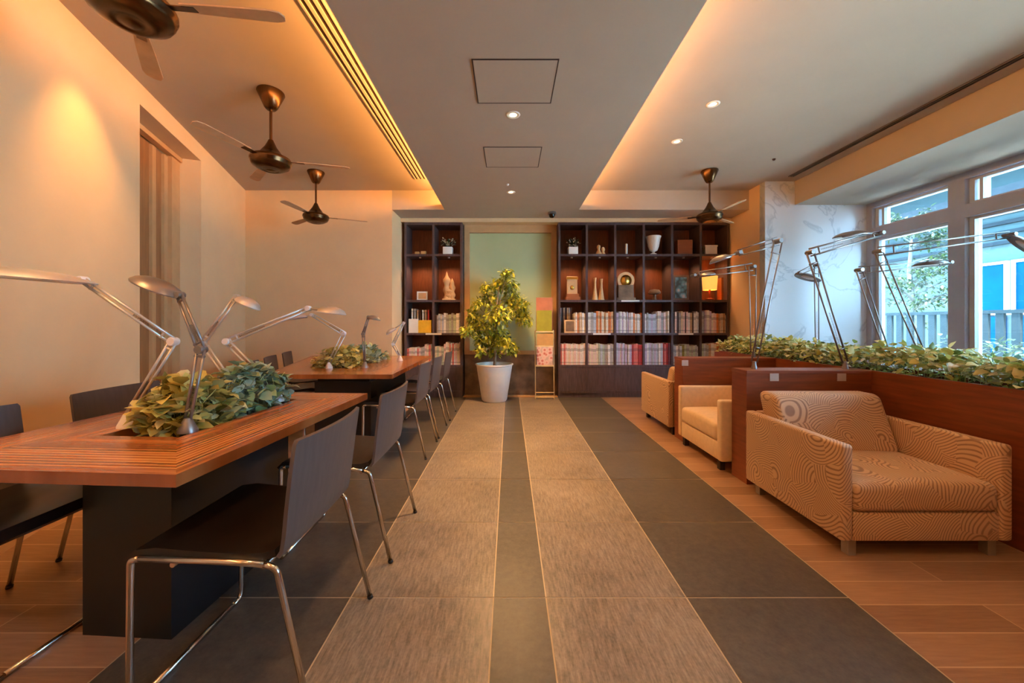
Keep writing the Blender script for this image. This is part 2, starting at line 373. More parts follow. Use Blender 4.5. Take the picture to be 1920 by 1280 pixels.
# right wall under the windows, sill
bm = NB(); box(bm, (XW, YR, 0), (XW+0.16, 5.05, 0.45)); box(bm, (XW, YR, 0.48), (XW+0.13, -0.875, ZW)); struct('wall_right', bm, M['wall'])  # solid upper stretch behind the camera is added, unseen, to cut daylight
bm = NB(); box(bm, (XW-0.06, YR, 0.45), (XW+0.16, 5.05, 0.48)); struct('trim_1', bm, M['frame'])
MUL = [4.975, 4.035, 2.40, 0.80, -0.80, -2.40]
for i in range(4):
    y1, y0 = MUL[i], MUL[i+1]
    bm = NB(); x0, x1 = XW, XW+0.13
    hw = 0.075
    if i == 0: box(bm, (x0, y1, 0.48), (x1, 5.05, ZW))
    box(bm, (x0, y0-hw, 0.48), (x1, y0+hw, ZW))
    box(bm, (x0, y0+hw, ZW-0.07), (x1, y1-(hw if i else 0), ZW)); box(bm, (x0, y0+hw, 2.28), (x1, y1-(hw if i else 0), 2.42))
    wn = struct('window_%d' % (i+1), bm, M['frame'])
    ya, yb = y0+hw, y1-(hw if i else 0)
    bm = NB(); t = 0.045
    for (za, zb) in ((0.48, 2.28), (2.42, ZW-0.07)):
        box(bm, (x0+0.05, ya, za), (x1, ya+t, zb)); box(bm, (x0+0.05, yb-t, za), (x1, yb, zb))
        box(bm, (x0+0.05, ya+t, za), (x1, yb-t, za+t*0.6)); box(bm, (x0+0.05, ya+t, zb-t*0.6), (x1, yb-t, zb))
        if zb > 2.5: box(bm, (x0+0.05, yb-t-0.07, za+t*0.6), (x1, yb-t-0.04, zb-t*0.6))
    obj('window_sash', bm, M['framew'], wn)
    bm = NB()
    box(bm, (x0+0.085, ya+t, 0.51), (x0+0.091, yb-t, 2.25)); box(bm, (x0+0.085, ya+t, 2.45), (x0+0.091, yb-t, ZW-0.1))
    obj('window_pane', bm, M['glass'], wn)
# niche between the bookcases: frosted panel, dado
bm = NB(); box(bm, (-0.72, 6.02, 0.0), (0.76, 6.2, 0.66)); struct('wall_dado', bm, M['stone'])
bm = NB(); box(bm, (-0.725, 6.0, 2.62), (0.76, 6.2, 2.74)); box(bm, (-0.725, 6.0, 0.66), (-0.64, 6.2, 2.62)); box(bm, (0.68, 6.0, 0.66), (0.76, 6.2, 2.62)); box(bm, (-0.64, 6.0, 0.66), (0.68, 6.2, 0.72))
wn = struct('window_6', bm, M['jamb'])
bm = NB(); box(bm, (-0.64, 6.06, 0.72), (0.68, 6.08, 2.62)); obj('window_pane', bm, M['frost'], wn)
bm = NB(); box(bm, (-0.72, 5.865, 0), (0.76, 6.0, 0.012)); struct('trim_2', bm, M['jamb'])

# ------------------------------------------------------------------ ceiling fittings
def diffuser(x0, x1, y0, y1, label, z=Z1, n=3):
    t = thing('air_diffuser', label, 'air vent', ((x0+x1)/2, (y0+y1)/2, z), group='linear air diffusers in the ceiling')
    bm = NB(); box(bm, (x0, y0, z-0.004), (x1, y1, z-0.001)); obj('vent_slot', bm, M['slot'], t)
    wd = (x1-x0)
    for k in range(n+1):
        c = x0+wd*k/n; bm = NB(); hw = wd/(n*4.6) if n > 2 else wd/(n*12)
        box(bm, (max(x0, c-hw), y0, z-0.014), (min(x1, c+hw), y1, z-0.004)); obj('vent_rail', bm, M['ceil'] if n > 2 else M['alud'], t)
diffuser(-1.25, -1.10, YR+0.2, 4.96, 'long slotted air diffuser in the ceiling beside the left glowing cove', n=3)
diffuser(3.64, 3.70, YR+0.2, 4.87, 'narrow dark slotted air diffuser along the ceiling by the windows', n=2)
def hatch(x0, x1, y0, y1, label):
    t = thing('ceiling_hatch', label, 'access hatch', ((x0+x1)/2, (y0+y1)/2, ZC), group='access hatches in the central ceiling')
    bm = NB(); w_ = 0.008; z0, z1 = ZC-0.004, ZC-0.0005
    box(bm, (x0, y0, z0), (x1, y0+w_, z1)); box(bm, (x0, y1-w_, z0), (x1, y1, z1)); box(bm, (x0, y0+w_, z0), (x0+w_, y1-w_, z1)); box(bm, (x1-w_, y0+w_, z0), (x1, y1-w_, z1))
    obj('hatch_frame', bm, M['slot'], t)
    bm = NB(); box(bm, (x0+w_, y0+w_, z0+0.001), (x1-w_, y1-w_, z1)); obj('hatch_panel', bm, M['ceil'], t)
hatch(-0.235, 0.31, 2.315, 2.78, 'larger looking square hatch in the central ceiling, nearer of the two')
hatch(-0.243, 0.305, 3.468, 3.918, 'square hatch in the central ceiling, farther one toward the shelves')
lab = ['round recessed downlight in the central ceiling between the two hatches', 'round recessed downlight in the central ceiling near the far shelves',
       'round dark recessed downlight in the right ceiling, nearer of two', 'round warm recessed downlight in the right ceiling, farther of two',
       'unseen round fill downlight added in the central ceiling above the near aisle', 'unseen round fill downlight added in the central ceiling at the rear of the room',
       'unseen round fill downlight added in the right ceiling above the near armchair', 'unseen round fill downlight added in the rear right ceiling near the windows', 'unseen round fill downlight added in the rear left ceiling',
       'round recessed downlight beside the oblique left wall above the nearest fan', 'round fill downlight added in the left ceiling over the near table, outside the picture']
for (x, y, z), lb in zip(DOWN, lab):
    t = thing('recessed_downlight', lb, 'ceiling light', (x, y, z), group='recessed downlights')
    bm = NB(); lathe(bm, [(0.030, -0.001), (0.030, -0.004), (0.052, -0.006), (0.056, -0.001)], (x, y, z)); obj('trim_ring', bm, M['whiteceramic'], t)
    bm = NB(); lathe(bm, [(0.0, -0.0025), (0.029, -0.0025), (0.029, -0.0015), (0, -0.0015)], (x, y, z)); obj('lens', bm, M['bulb'], t)
bm = NB(); lathe(bm, [(0, -0.02), (0.012, -0.018), (0.018, -0.001), (0, -0.001)], (3.09, 4.36, Z1), 12); tag(obj('sprinkler_head', bm, M['slot']), 'tiny dark sprinkler head in the right ceiling near the window slot', 'sprinkler')
bm = NB(); lathe(bm, [(0, -0.02), (0.012, -0.018), (0.018, -0.001), (0, -0.001)], (-0.02, 4.4, ZC), 12); tag(obj('sprinkler_head', bm, M['whiteceramic']), 'tiny pale sprinkler head in the central ceiling just before the far downlight', 'sprinkler')
t = thing('security_camera', 'small black dome security camera under the ceiling over the wide bookcase', 'security camera', (0.63, 5.52, ZC))
bm = NB(); lathe(bm, [(0, 0), (0.06, 0), (0.062, -0.03), (0, -0.03)], (0.63, 5.52, ZC)); obj('camera_mount', bm, M['alud'], t, smooth=True)
bm = NB(); lathe(bm, [(0.045, -0.03), (0.043, -0.055), (0.03, -0.075), (0, -0.085)], (0.63, 5.52, ZC)); obj('camera_dome', bm, M['dome'], t)

# ------------------------------------------------------------------ fans
def make_fan(label, loc):
    t = thing('ceiling_fan', label, 'ceiling fan', loc, group='bronze ceiling fans')
    def L(name, prof, m, par=t):
        b = NB(); lathe(b, prof, (0, 0, 0), 32); return obj(name, b, m, par, world=False)
    L('canopy', [(0, 0), (0.10, 0), (0.102, -0.01), (0.05, -0.13), (0.035, -0.148), (0, -0.148)], M['bronze'])
    L('downrod', [(0.011, -0.14), (0.011, -0.41)], M['bronze'])
    L('motor_housing', [(0.018, -0.40), (0.024, -0.415), (0.045, -0.46), (0.07, -0.495), (0.085, -0.52), (0.115, -0.535), (0.145, -0.55), (0.153, -0.565), (0.153, -0.58), (0.145, -0.59), (0.146, -0.60), (0.135, -0.618), (0.10, -0.64), (0.06, -0.652), (0.055, -0.648), (0.03, -0.655), (0, -0.66)], M['bronze'])
    for k in range(3):
        a0 = 0.12+k*2*PI/3; R = Matrix.Rotation(a0, 3, 'Z') @ Matrix.Rotation(0.17, 3, 'X')
        b = NB(); o = [(0.20, -0.028), (0.35, -0.036), (0.56, -0.042), (0.60, -0.03), (0.61, 0), (0.60, 0.03), (0.56, 0.042), (0.35, 0.036), (0.20, 0.028)]
        prism(b, o, -0.003, 0.003); bmesh.ops.rotate(b, cent=(0, 0, 0), matrix=R, verts=b.verts); bmesh.ops.translate(b, vec=(0, 0, -0.565), verts=b.verts)
        bl = obj('blade', b, M['blade'], t, world=False)
        b = NB(); box(b, (0.13, -0.018, -0.006), (0.25, 0.018, -0.002)); bmesh.ops.rotate(b, cent=(0, 0, 0), matrix=R, verts=b.verts); bmesh.ops.translate(b, vec=(0, 0, -0.565), verts=b.verts)
        obj('blade_bracket', b, M['bronze'], bl, world=False)
    return t
fan = make_fan('bronze ceiling fan nearest the camera, cut off by the top of the picture', (-1.60, 1.58, Z1))
dup(fan, (-1.98, 3.10, Z1), 0.15, 'bronze ceiling fan on a long rod, middle of the three on the left')
dup(fan, (-2.45, 4.73, Z1), 0.3, 'small looking bronze ceiling fan in the far left corner over the second table')
dup(fan, (2.52, 4.70, Z1), 0.5, 'bronze ceiling fan on the right, in front of the wide bookcase')

# ------------------------------------------------------------------ tables
def make_table(label, outline, ztop, ped, hole, mat, pos, rz=0.0):
    t = thing('work_table', label, 'table', (pos[0], pos[1], 0), rz, 'long work tables')
    bm = NB(); xs0, xs1, ys0, ys1 = hole
    # top as a ring round the planter opening: built from four trapezia
    A, B, C_, D = outline                    # near-left, near-right, far-right, far-left
    h = [(xs0, ys0), (xs1, ys0), (xs1, ys1), (xs0, ys1)]; o = [A, B, C_, D]
    to = [bm.verts.new((x, y, ztop)) for x, y in o]; ti = [bm.verts.new((x, y, ztop)) for x, y in h]
    bo = [bm.verts.new((x, y, ztop-0.037)) for x, y in o]; bi = [bm.verts.new((x, y, ztop-0.037)) for x, y in h]
    for k in range(4):
        q = (k+1) % 4
        bm.faces.new((to[k], to[q], ti[q], ti[k])); bm.faces.new((bo[k], bi[k], bi[q], bo[q]))
        bm.faces.new((to[k], bo[k], bo[q], to[q])); bm.faces.new((ti[k], ti[q], bi[q], bi[k]))
    obj('tabletop', bm, mat, t, world=False)
    bm = NB(); box(bm, (ped[0], ped[2], 0), (ped[1], ped[3], ztop-0.11)); obj('pedestal', bm, M['black'], t, world=False)
    bm = NB(); box(bm, (ped[0]+0.02, ped[2]+0.02, ztop-0.11), (ped[1]-0.02, ped[3]-0.02, ztop-0.037)); obj('apron', bm, M['black'], t, world=False)
    bm = NB(); box(bm, (xs0, ys0, ztop-0.07), (xs1, ys1, ztop-0.045)); obj('planter_tray', bm, M['soil'], t, world=False)
    return t
ZT = 0.73
T1 = (-1.40, 1.71); r1 = -0.06
make_table('nearest wooden table with inlaid border, its front corner beside the closest chair', [(-0.50, -0.62), (0.49, -0.62), (0.49, 0.62), (-0.50, 0.62)], ZT,
           (-0.17, 0.18, -0.33, 0.33), (-0.15, 0.17, -0.29, 0.42), tabletop_mat('inlaid_table_near', 0.49, -0.50, -0.62, 0.62, 0.0), T1, r1)
T2 = (-1.5, 4.0)
make_table('farther wooden table behind the nearest one, close to the narrow bookcase', [(-0.556, -0.865), (0.515, -0.865), (0.46, 0.96), (-1.12, 0.96)], ZT,
           (-0.30, 0.22, -0.55, 0.6), (-0.43, -0.02, -0.40, 0.50), tabletop_mat('inlaid_table_far', 0.49, -0.823, -0.865, 0.96, -0.309), T2, 0)

# ------------------------------------------------------------------ chairs (face +X locally)
def make_chair(label, loc, rz):
    t = thing('dining_chair', label, 'chair', loc, rz, 'dark plywood chairs with chrome frames')
    W = 0.225; zf, zr = 0.462, 0.445
    # seat: shell with gentle dip, front roll, running up into the back
    def shell(prof, th, hw, curve, name, mat, nseg=10):
        b = NB(); rows = []
        for side in (0, 1):
            r_ = []
            for i, (x, z) in enumerate(prof):
                a_ = Vector(prof[max(i-1, 0)]); c_ = Vector(prof[min(i+1, len(prof)-1)]); tv = (c_-a_).normalized(); nn = Vector((-tv.y, tv.x))
                row = []
                for k in range(nseg+1):
                    u = -1+2*k/nseg; cv = curve[i]*(1-u*u)
                    xx = x+nn.x*th*side; zz = z+nn.y*th*side
                    hwk = hw[i] if isinstance(hw, list) else hw
                    row.append(b.verts.new((xx+cv*(-1 if name == 'backrest' else 0), u*hwk, zz-(cv if name == 'seat' else 0))))
                r_.append(row)
            rows.append(r_)
        n = len(prof)
        for i in range(n-1):
            for k in range(nseg):
                b.faces.new((rows[0][i][k], rows[0][i][k+1], rows[0][i+1][k+1], rows[0][i+1][k]))
                b.faces.new((rows[1][i][k], rows[1][i+1][k], rows[1][i+1][k+1], rows[1][i][k+1]))
            for k in (0, nseg): b.faces.new((rows[0][i][k], rows[0][i+1][k], rows[1][i+1][k], rows[1][i][k]))
        for i in (0, n-1):
            for k in range(nseg): b.faces.new((rows[0][i][k], rows[1][i][k], rows[1][i][k+1], rows[0][i][k+1]))
        return obj(name, b, mat, t, world=False, smooth=True)
    shell([(-0.16, 0.462), (-0.12, 0.452), (-0.05, 0.449), (0.08, 0.457), (0.20, 0.468), (0.255, 0.462), (0.275, 0.44)], 0.022, W, [0.004, 0.008, 0.012, 0.010, 0.005, 0, 0], 'seat', M['chairseat'])
    shell([(-0.160, 0.464), (-0.171, 0.48), (-0.178, 0.52), (-0.187, 0.60), (-0.199, 0.70), (-0.213, 0.80), (-0.216, 0.812)], 0.012, [0.225, 0.226, 0.228, 0.23, 0.232, 0.232, 0.225], [0.004, 0.008, 0.014, 0.02, 0.024, 0.026, 0.026], 'backrest', M['chairback'])
    for s in (-1, 1):
        y = s*(W+0.006)
        b = NB(); tube(b, fillet([(0.24, y, zf), (0.0, y, zr+0.008), (-0.13, y, zr)], 0.03), 0.0095); obj('side_rail', b, M['chrome'], t, world=False)
        b = NB(); tube(b, fillet([(0.24, y, zf), (0.268, y, zf-0.005), (0.272, y, 0.03), (0.272, y*0.96, 0.0105), (0.272, y*0.8, 0.0105)], 0.028), 0.0095); obj('front_leg', b, M['chrome'], t, world=False)
        b = NB(); tube(b, fillet([(-0.13, y, zr), (-0.165, y, zr-0.012), (-0.268, y*1.03, 0.006)], 0.035), 0.0095); lg = obj('rear_leg', b, M['chrome'], t, world=False)
        b = NB(); tube(b, [(-0.2665, y*1.03, 0.012), (-0.2695, y*1.03, 0.0)], 0.0115); obj('foot_cap', b, M['black'], lg, world=False)
    b = NB(); tube(b, [(0.272, -0.18*1.0, 0.0105), (0.272, 0.18, 0.0105)], 0.0095); obj('floor_bar', b, M['chrome'], t, world=False)
    b = NB(); tube(b, [(-0.12, -W, 0.432), (-0.12, W, 0.432)], 0.008); tube(b, [(0.15, -W, 0.438), (0.15, W, 0.438)], 0.008); obj('cross_bar', b, M['chrome'], t, world=False)
    return t
ch = make_chair('closest dark chair on the aisle side, front and nearest of the row', (-0.857, 1.34, 0), PI)
for (x, y, r_, lb) in [
    (-0.845, 2.05, PI, 'second dark chair on the aisle side, behind the closest chair'),
    (-0.98, 3.42, PI, 'dark chair nearest the camera on the aisle side of the farther table'),
    (-0.98, 4.00, PI, 'middle dark chair on the aisle side of the farther table'),
    (-0.975, 4.68, PI, 'dark chair on the aisle side closest to the narrow bookcase'),
    (-1.925, 1.40, 0.0, 'dark chair cut off by the left picture edge behind the near table'),
    (-1.93, 2.06, 0.0, 'dark chair before the door recess on the wall side of the near table'),
    (-2.14, 3.44, 0.30, 'nearest dark chair on the wall side of the farther table'),
    (-2.32, 4.02, 0.34, 'middle dark chair on the wall side of the farther table'),
    (-2.49, 4.60, 0.34, 'farthest dark chair on the wall side of the farther table')]:
    dup(ch, (x, y, 0), r_, lb)

# ------------------------------------------------------------------ greenery in the tables
def mound(name, label, cx, cy, hx, hy, h, n, mat, rz, z0, lsize=(0.05, 0.08)):
    bm = NB(); R = Matrix.Rotation(rz, 3, 'Z')
    for k in range(n):
        u, v = random.uniform(-1, 1), random.uniform(-1, 1); e = max(abs(u), abs(v))
        top = h*(1-0.55*e**3)*random.uniform(0.75, 1.1)
        z = top*random.uniform(-0.1, 1.0) if e > 0.6 else top*random.uniform(0.7, 1.0)
        p = R @ Vector((u*hx, v*hy, 0))+Vector((cx, cy, z0+z))
        out = R @ Vector((u*random.random(), v*random.random()*0.8, 0)); d = out*0.5+Vector((random.gauss(0, 0.5), random.gauss(0, 0.5), random.uniform(-0.3, 0.9)))
        L = random.uniform(*lsize); leaf(bm, p, d, Vector((random.gauss(0, .3), random.gauss(0, .3), 1)), L*0.85, L*random.uniform(0.7, 0.95), 0.3, 0.25)
    # short stems
    for k in range(n//8):
        u, v = random.uniform(-.8, .8), random.uniform(-.8, .8); p = R @ Vector((u*hx, v*hy, 0))+Vector((cx, cy, z0-0.045))
        tube(bm, [p, p+Vector((random.gauss(0, .01), random.gauss(0, .01), h*0.5+0.04)), p+Vector((random.gauss(0, .02), random.gauss(0, .02), h*0.8+0.04))], 0.0018, 4)
    return tag(obj(name, bm, mat), label, 'plant', kind='stuff')
def tpt(T, r, x, y):
    v = Matrix.Rotation(r, 3, 'Z') @ Vector((x, y, 0)); return v.x+T[0], v.y+T[1]
cx, cy = tpt(T1, r1, 0.01, -0.115); mound('foliage', 'yellow green leafy clump at the near end of the near table planter', cx+0.02, cy+0.02, 0.10, 0.15, 0.19, 620, M['leafB'], r1, ZT)
cx, cy = tpt(T1, r1, 0.01, 0.22); mound('foliage', 'blue green leafy clump at the far end of the near table planter', cx+0.03, cy, 0.10, 0.19, 0.21, 640, M['leafC'], r1, ZT)
mound('foliage', 'yellow green leafy clump at the near end of the farther table planter', T2[0]-0.225, T2[1]-0.18, 0.21, 0.26, 0.17, 420, M['leafB'], 0, ZT)
mound('foliage', 'grey green leafy clump at the far end of the farther table planter', T2[0]-0.20, T2[1]+0.27, 0.24, 0.25, 0.17, 420, M['leafC'], 0, ZT)

# ------------------------------------------------------------------ jointed lamps
LB = lambda g: 0.6 if g == 'tall jointed lamps along the partition' else 1.0
def lamp(label, base, j1, j2, head, hr=0.075, gap=0.03, mat='alu', rod=0.0055, bz=None, headlen=1.35, stem=None, group='jointed metal desk lamps', white=False):
    base, j1, j2, head = Vector(base), Vector(j1), Vector(j2), Vector(head)
    t = thing('desk_lamp', label, 'desk lamp', base, group=group)
    m = M[mat]
    b = NB(); lathe(b, [(0, 0), (0.034*LB(group), 0), (0.034*LB(group), 0.008), (0.024*LB(group), 0.03), (0.013, 0.055), (0, 0.058)], base, 20); obj('lamp_base', b, M['lampwhite'] if white else m, t, smooth=True)
    def arm(name, a, c, g0, g1):
        d = (c-a).normalized(); s = d.cross(Vector((0, 1, 0))).normalized(); b = NB()
        for q in (-1, 1): tube(b, [a+s*q*g0/2, c+s*q*g1/2], rod, 8)
        mid = a.lerp(c, 0.12); tube(b, [mid-s*(g0*0.5+rod), mid+s*(g0*0.5+rod)], rod*0.9, 8); mid = a.lerp(c, 0.9); tube(b, [mid-s*(g1*0.5+rod), mid+s*(g1*0.5+rod)], rod*0.9, 8)
        o = obj(name, b, m, t); b = NB()
        # spring between the rods
        L = (c-a).length; pts = []
        for k in range(61):
            f = 0.15+0.3*k/60; an = k*PI*0.8; pts.append(a+(c-a)*f+s*math.cos(an)*rod*0.8+Vector((0, 1, 0))*math.sin(an)*rod*0.8)
        tube(b, pts, 0.0014, 4); obj('arm_spring', b, M['alud'], o)
    arm('lower_arm', base+Vector((0, 0, 0.05)), j1, gap*0.7, gap); arm('upper_arm', j1, j2, gap, gap*0.7)
    for j, rr in ((j1, 0.016), (j2, 0.014)):
        b = NB(); lathe(b, [(0, -gap*0.6), (rr, -gap*0.6), (rr*1.1, -gap*0.5), (rr*1.1, gap*0.5), (rr, gap*0.6), (0, gap*0.6)], j, 18, Matrix.Rotation(PI/2, 3, 'X')); obj('joint', b, M['lampwhite'] if white else m, t, smooth=True)
    d = head-j2; b = NB(); tube(b, [j2, j2.lerp(head, 0.8)], 0.006, 8); obj('head_stem', b, m, t)
    xa = d.normalized(); ya = Vector((0, 0, 1)).cross(xa).normalized(); za = xa.cross(ya)
    Rm = Matrix((xa*headlen, ya, za)).transposed()
    b = NB(); pr = [(0, 0.026), (0.25, 0.025), (0.55, 0.020), (0.85, 0.007), (1.0, -0.010), (0.98, -0.015), (0.9, -0.012), (0.55, -0.005), (0, 0.0)]
    lathe(b, [(r_*hr, z) for r_, z in pr], head, 28, Rm); hd = obj('lamp_head', b, m, t, smooth=True)
    b = NB(); lathe(b, [(0, -0.002), (0.45*hr, -0.004), (0.5*hr, -0.010), (0, -0.012)], head, 20, Rm); obj('diffuser', b, M['lampwhite'], hd)
    return t
G1 = 'jointed lamps on the wooden tables'
def onz(px, py, z): Y = (H-z)*F/(py-VY); return P(px, py, Y)
# near table
lamp('silver jointed lamp reaching left out of the picture over the near table', (-1.585, 1.55, ZT), P(325, 640, 1.56), P(155, 525, 1.48), P(20, 514, 1.42), 0.10, 0.026, headlen=2.6, group=G1, white=True)
lamp('dark silver jointed lamp with large oval head pointing left, near table', (-1.275, 1.48, ZT), P(377, 655, 1.52), P(336, 553, 1.56), P(296, 535, 1.56), 0.075, 0.03, 'alud', group=G1)
lamp('jointed lamp with small dark head raised beside the door recess, near table', (-1.53, 2.10, ZT), P(380, 642, 2.12), P(444, 556, 2.16), P(466, 567, 2.16), 0.055, 0.026, group=G1)
lamp('silver jointed lamp reaching right from a white base on the near table', (-1.28, 2.06, ZT), P(425, 640, 2.0), P(578, 578, 2.12), P(622, 583, 2.12), 0.06, 0.026, group=G1, white=True)
# far table
lamp('silver jointed lamp at the near left corner of the farther table planter', onz(617, 690, ZT), P(645, 625, 3.6), P(585, 590, 3.6), P(560, 594, 3.6), 0.06, 0.035, group=G1, white=True)
lamp('upright jointed lamp with dark upper arm on the farther table', onz(684, 689, ZT), P(681, 626, 3.65), P(691, 594, 3.65), P(701, 596, 3.65), 0.05, 0.022, 'alud', group=G1)
lamp('jointed lamp nearest the narrow bookcase at the far planter end', onz(750, 676, ZT), P(737, 645, 4.3), P(757, 605, 4.3), P(733, 620, 4.3), 0.05, 0.03, group=G1, white=True)

# ------------------------------------------------------------------ right-hand partition: two cross dividers, long planter
ZP = 0.82
def divider(label, y0, x0=1.71, tags=()):
    t = thing('partition_divider', label, 'partition', ((x0+2.61)/2, y0+0.09, 0), group='reddish wood cross dividers')
    bm = NB(); box(bm, (x0, y0, 0), (2.61, y0+0.18, ZP-0.025)); obj('divider_panel', bm, M['redwood'], t)
    bm = NB(); box(bm, (x0-0.004, y0-0.004, ZP-0.025), (2.61, y0+0.184, ZP), 0.003, 1); obj('top_board', bm, M['redwood'], t)
    for px in tags:
        X = (px-VX)*y0/F; bm = NB(); box(bm, (X-0.032, y0-0.006, 0.745), (X+0.032, y0-0.004+0.001, 0.80)); obj('socket_plate', bm, M['plate'], t)
divider('nearer reddish wood divider behind the patterned armchair', 2.69, tags=(1451, 1577))
divider('farther reddish wood divider behind the cream armchair', 3.66, x0=1.70, tags=(1284,))
t = thing('planter_box', 'long reddish wood planter box running back beside the windows', 'planter', (2.80, 2.5, 0))
bm = NB(); box(bm, (2.61, -0.2, 0), (2.64, 4.75, ZP)); obj('front_panel', bm, M['redwood'], t)
bm = NB(); box(bm, (2.98, -0.2, 0), (3.01, 4.75, ZP)); obj('back_panel', bm, M['redwood'], t)
bm = NB(); box(bm, (2.64, -0.2, 0), (2.98, -0.17, ZP)); box(bm, (2.64, 4.72, 0), (2.98, 4.75, ZP)); obj('end_panel', bm, M['redwood'], t)
bm = NB(); box(bm, (2.64, -0.17, 0.6), (2.98, 4.72, ZP-0.05)); obj('soil', bm, M['soil'], t)
bm = NB()
for k in range(5200):
    y = random.uniform(0.6, 4.72); u = random.uniform(-1, 1)
    hh = 0.165+0.10*noise.noise(Vector((u*0.7, y*3.0, 0)))+0.04*noise.noise(Vector((u*3, y*11, 3)))
    z = hh*random.uniform(0.55, 1.05)*(1-0.35*abs(u)**3) if random.random() < 0.75 else hh*random.uniform(0.0, 0.6)
    p = Vector((2.81+u*0.19, y, ZP-0.02+z)); d = Vector((u*0.6+random.gauss(0, .5), random.gauss(0, .6), random.uniform(-0.25, 0.8)))
    L = random.uniform(0.035, 0.07); leaf(bm, p, d, Vector((random.gauss(0, .4), random.gauss(0, .4), 1)), L, L*random.uniform(0.5, 0.85), 0.3, 0.3)
for k in range(350):
    y = random.uniform(0.6, 4.7); p = Vector((2.81+random.uniform(-.15, .15), y, ZP-0.055)); tube(bm, [p, p+Vector((random.gauss(0, .02), random.gauss(0, .02), 0.16))], 0.002, 4)
tag(obj('foliage', bm, M['leafA']), 'dense bed of yellow green leafy plants filling the long planter box', 'plant', kind='stuff')
# counter on the window side of the planter
t = thing('window_counter', 'wooden counter on the window side of the planter, holding three lamps', 'counter', (3.23, 3.0, 0))
bm = NB(); box(bm, (3.012, 1.2, 0.77), (3.5, 4.7, ZP)); obj('counter_top', bm, M['redwood'], t)
for y in (1.25, 2.95, 4.6): bm = NB(); box(bm, (3.1, y, 0), (3.45, y+0.04, 0.77)); obj('leg', bm, M['redwood'], t)
G2 = 'tall jointed lamps along the partition'
lamp('tall jointed lamp on the nearer divider, its arm reaching left to the bookcase', (1.83, 2.79, ZP), P(1459, 452, 2.79), P(1384, 474, 2.83), P(1350, 485, 2.86), 0.06, 0.06, 'alud', 0.0052, group=G2)
lamp('tall jointed lamp on the nearer divider, its arm reaching right to the window', (2.51, 2.79, ZP), P(1519, 473, 2.79), P(1650, 437, 2.95), P(1597, 440, 2.93), 0.10, 0.055, 'alud', 0.0062, group=G2)
lamp('jointed lamp on the farther divider reaching left before the shelves', (2.45, 3.75, ZP), P(1411, 500, 3.75), P(1300, 516, 3.8), P(1325, 514, 3.82), 0.07, 0.07, 'alud', 0.0055, group=G2)
lamp('thin upright jointed lamp on the window counter before the marble wall', (3.38, 4.1, ZP), P(1531, 497, 4.1), P(1497, 513, 4.1), P(1515, 519, 4.1), 0.10, 0.05, 'alud', 0.0055, group=G2)
lamp('jointed lamp on the window counter with a head before the tree', (3.27, 3.22, ZP), P(1611, 506, 3.2), P(1778, 492, 3.3), P(1745, 494, 3.3), 0.10, 0.055, 'alud', 0.0055, group=G2)
lamp('jointed lamp on the window counter whose arm reaches the right picture edge', (3.36, 3.02, ZP), P(1647, 471, 2.98), P(1893, 440, 2.9), P(1925, 460, 2.85), 0.10, 0.065, 'alud', 0.0055, group=G2)

# ------------------------------------------------------------------ armchairs (face -Y locally; origin at centre of footprint)
def armchair(label, loc, rz, cloth, w=0.85, d=0.75, legm='steelleg', group='low square armchairs'):
    t = thing('armchair', label, 'armchair', loc, rz, group)
    hw, hd = w/2, d/2; at = 0.062; ah = 0.56; z0 = 0.082
    def O(name, b, m, par=t): return obj(name, b, m, par, world=False, smooth=True)
    for s in (-1, 1):
        b = NB(); x0, x1 = sorted((s*hw, s*(hw-at))); box(b, (x0, -hd, z0), (x1, hd, ah), 0.016, 3); O('armrest', b, cloth)
    b = NB(); box(b, (-hw+at, -hd+0.006, z0), (hw-at, hd-0.05, 0.222), 0.008, 2); O('seat_base', b, cloth)
    b = NB(); vs = box(b, (-hw+at+0.004, -hd-0.004, 0.224), (hw-at-0.004, hd-0.24, 0.362), 0.035, 5)
    bmesh.ops.subdivide_edges(b, edges=[e for e in b.edges if e.calc_length() > 0.2], cuts=7, use_grid_fill=True)
    for v in b.verts:
        if v.co.z > 0.34: v.co.z += 0.022*max(0, 1-(v.co.x/hw)**2)*max(0, 1-((v.co.y+0.1)/hd)**2)
    O('seat_cushion', b, cloth)
    b = NB(); box(b, (-hw+at, hd-0.06, z0), (hw-at, hd, 0.56), 0.014, 2); O('back_frame', b, cloth)
    b = NB(); box(b, (-hw+at+0.004, hd-0.30, 0.35), (hw-at-0.004, hd-0.13, 0.70), 0.04, 5)
    for v in b.verts:
        f = (v.co.z-0.35)/0.35; v.co.y += 0.125*f; v.co.x *= (1-0.02*f)
    O('back_cushion', b, cloth)
    for sx in (-1, 1):
        for sy in (-1, 1):
            b = NB(); x = sx*(hw-0.075); y = sy*(hd-0.045); box(b, (x-0.021, y-0.021, 0), (x+0.021, y+0.021, z0+0.004), 0.002, 1); O('leg', b, M[legm])
    return t
armchair('large armchair in swirling arc patterned cloth, nearest on the right', (2.062, 2.215, 0), 0, M['pattern'])
armchair('plain cream armchair between the two wooden dividers, facing the aisle', (2.02, 3.265, 0), -PI/2, M['cream'], 0.74, 0.76, 'darkwoodleg')
armchair('tan patterned armchair beyond the farther divider, turned toward the bookcase', (2.07, 4.26, 0), PI, M['pattern'], 0.85, 0.80, 'darkwoodleg')

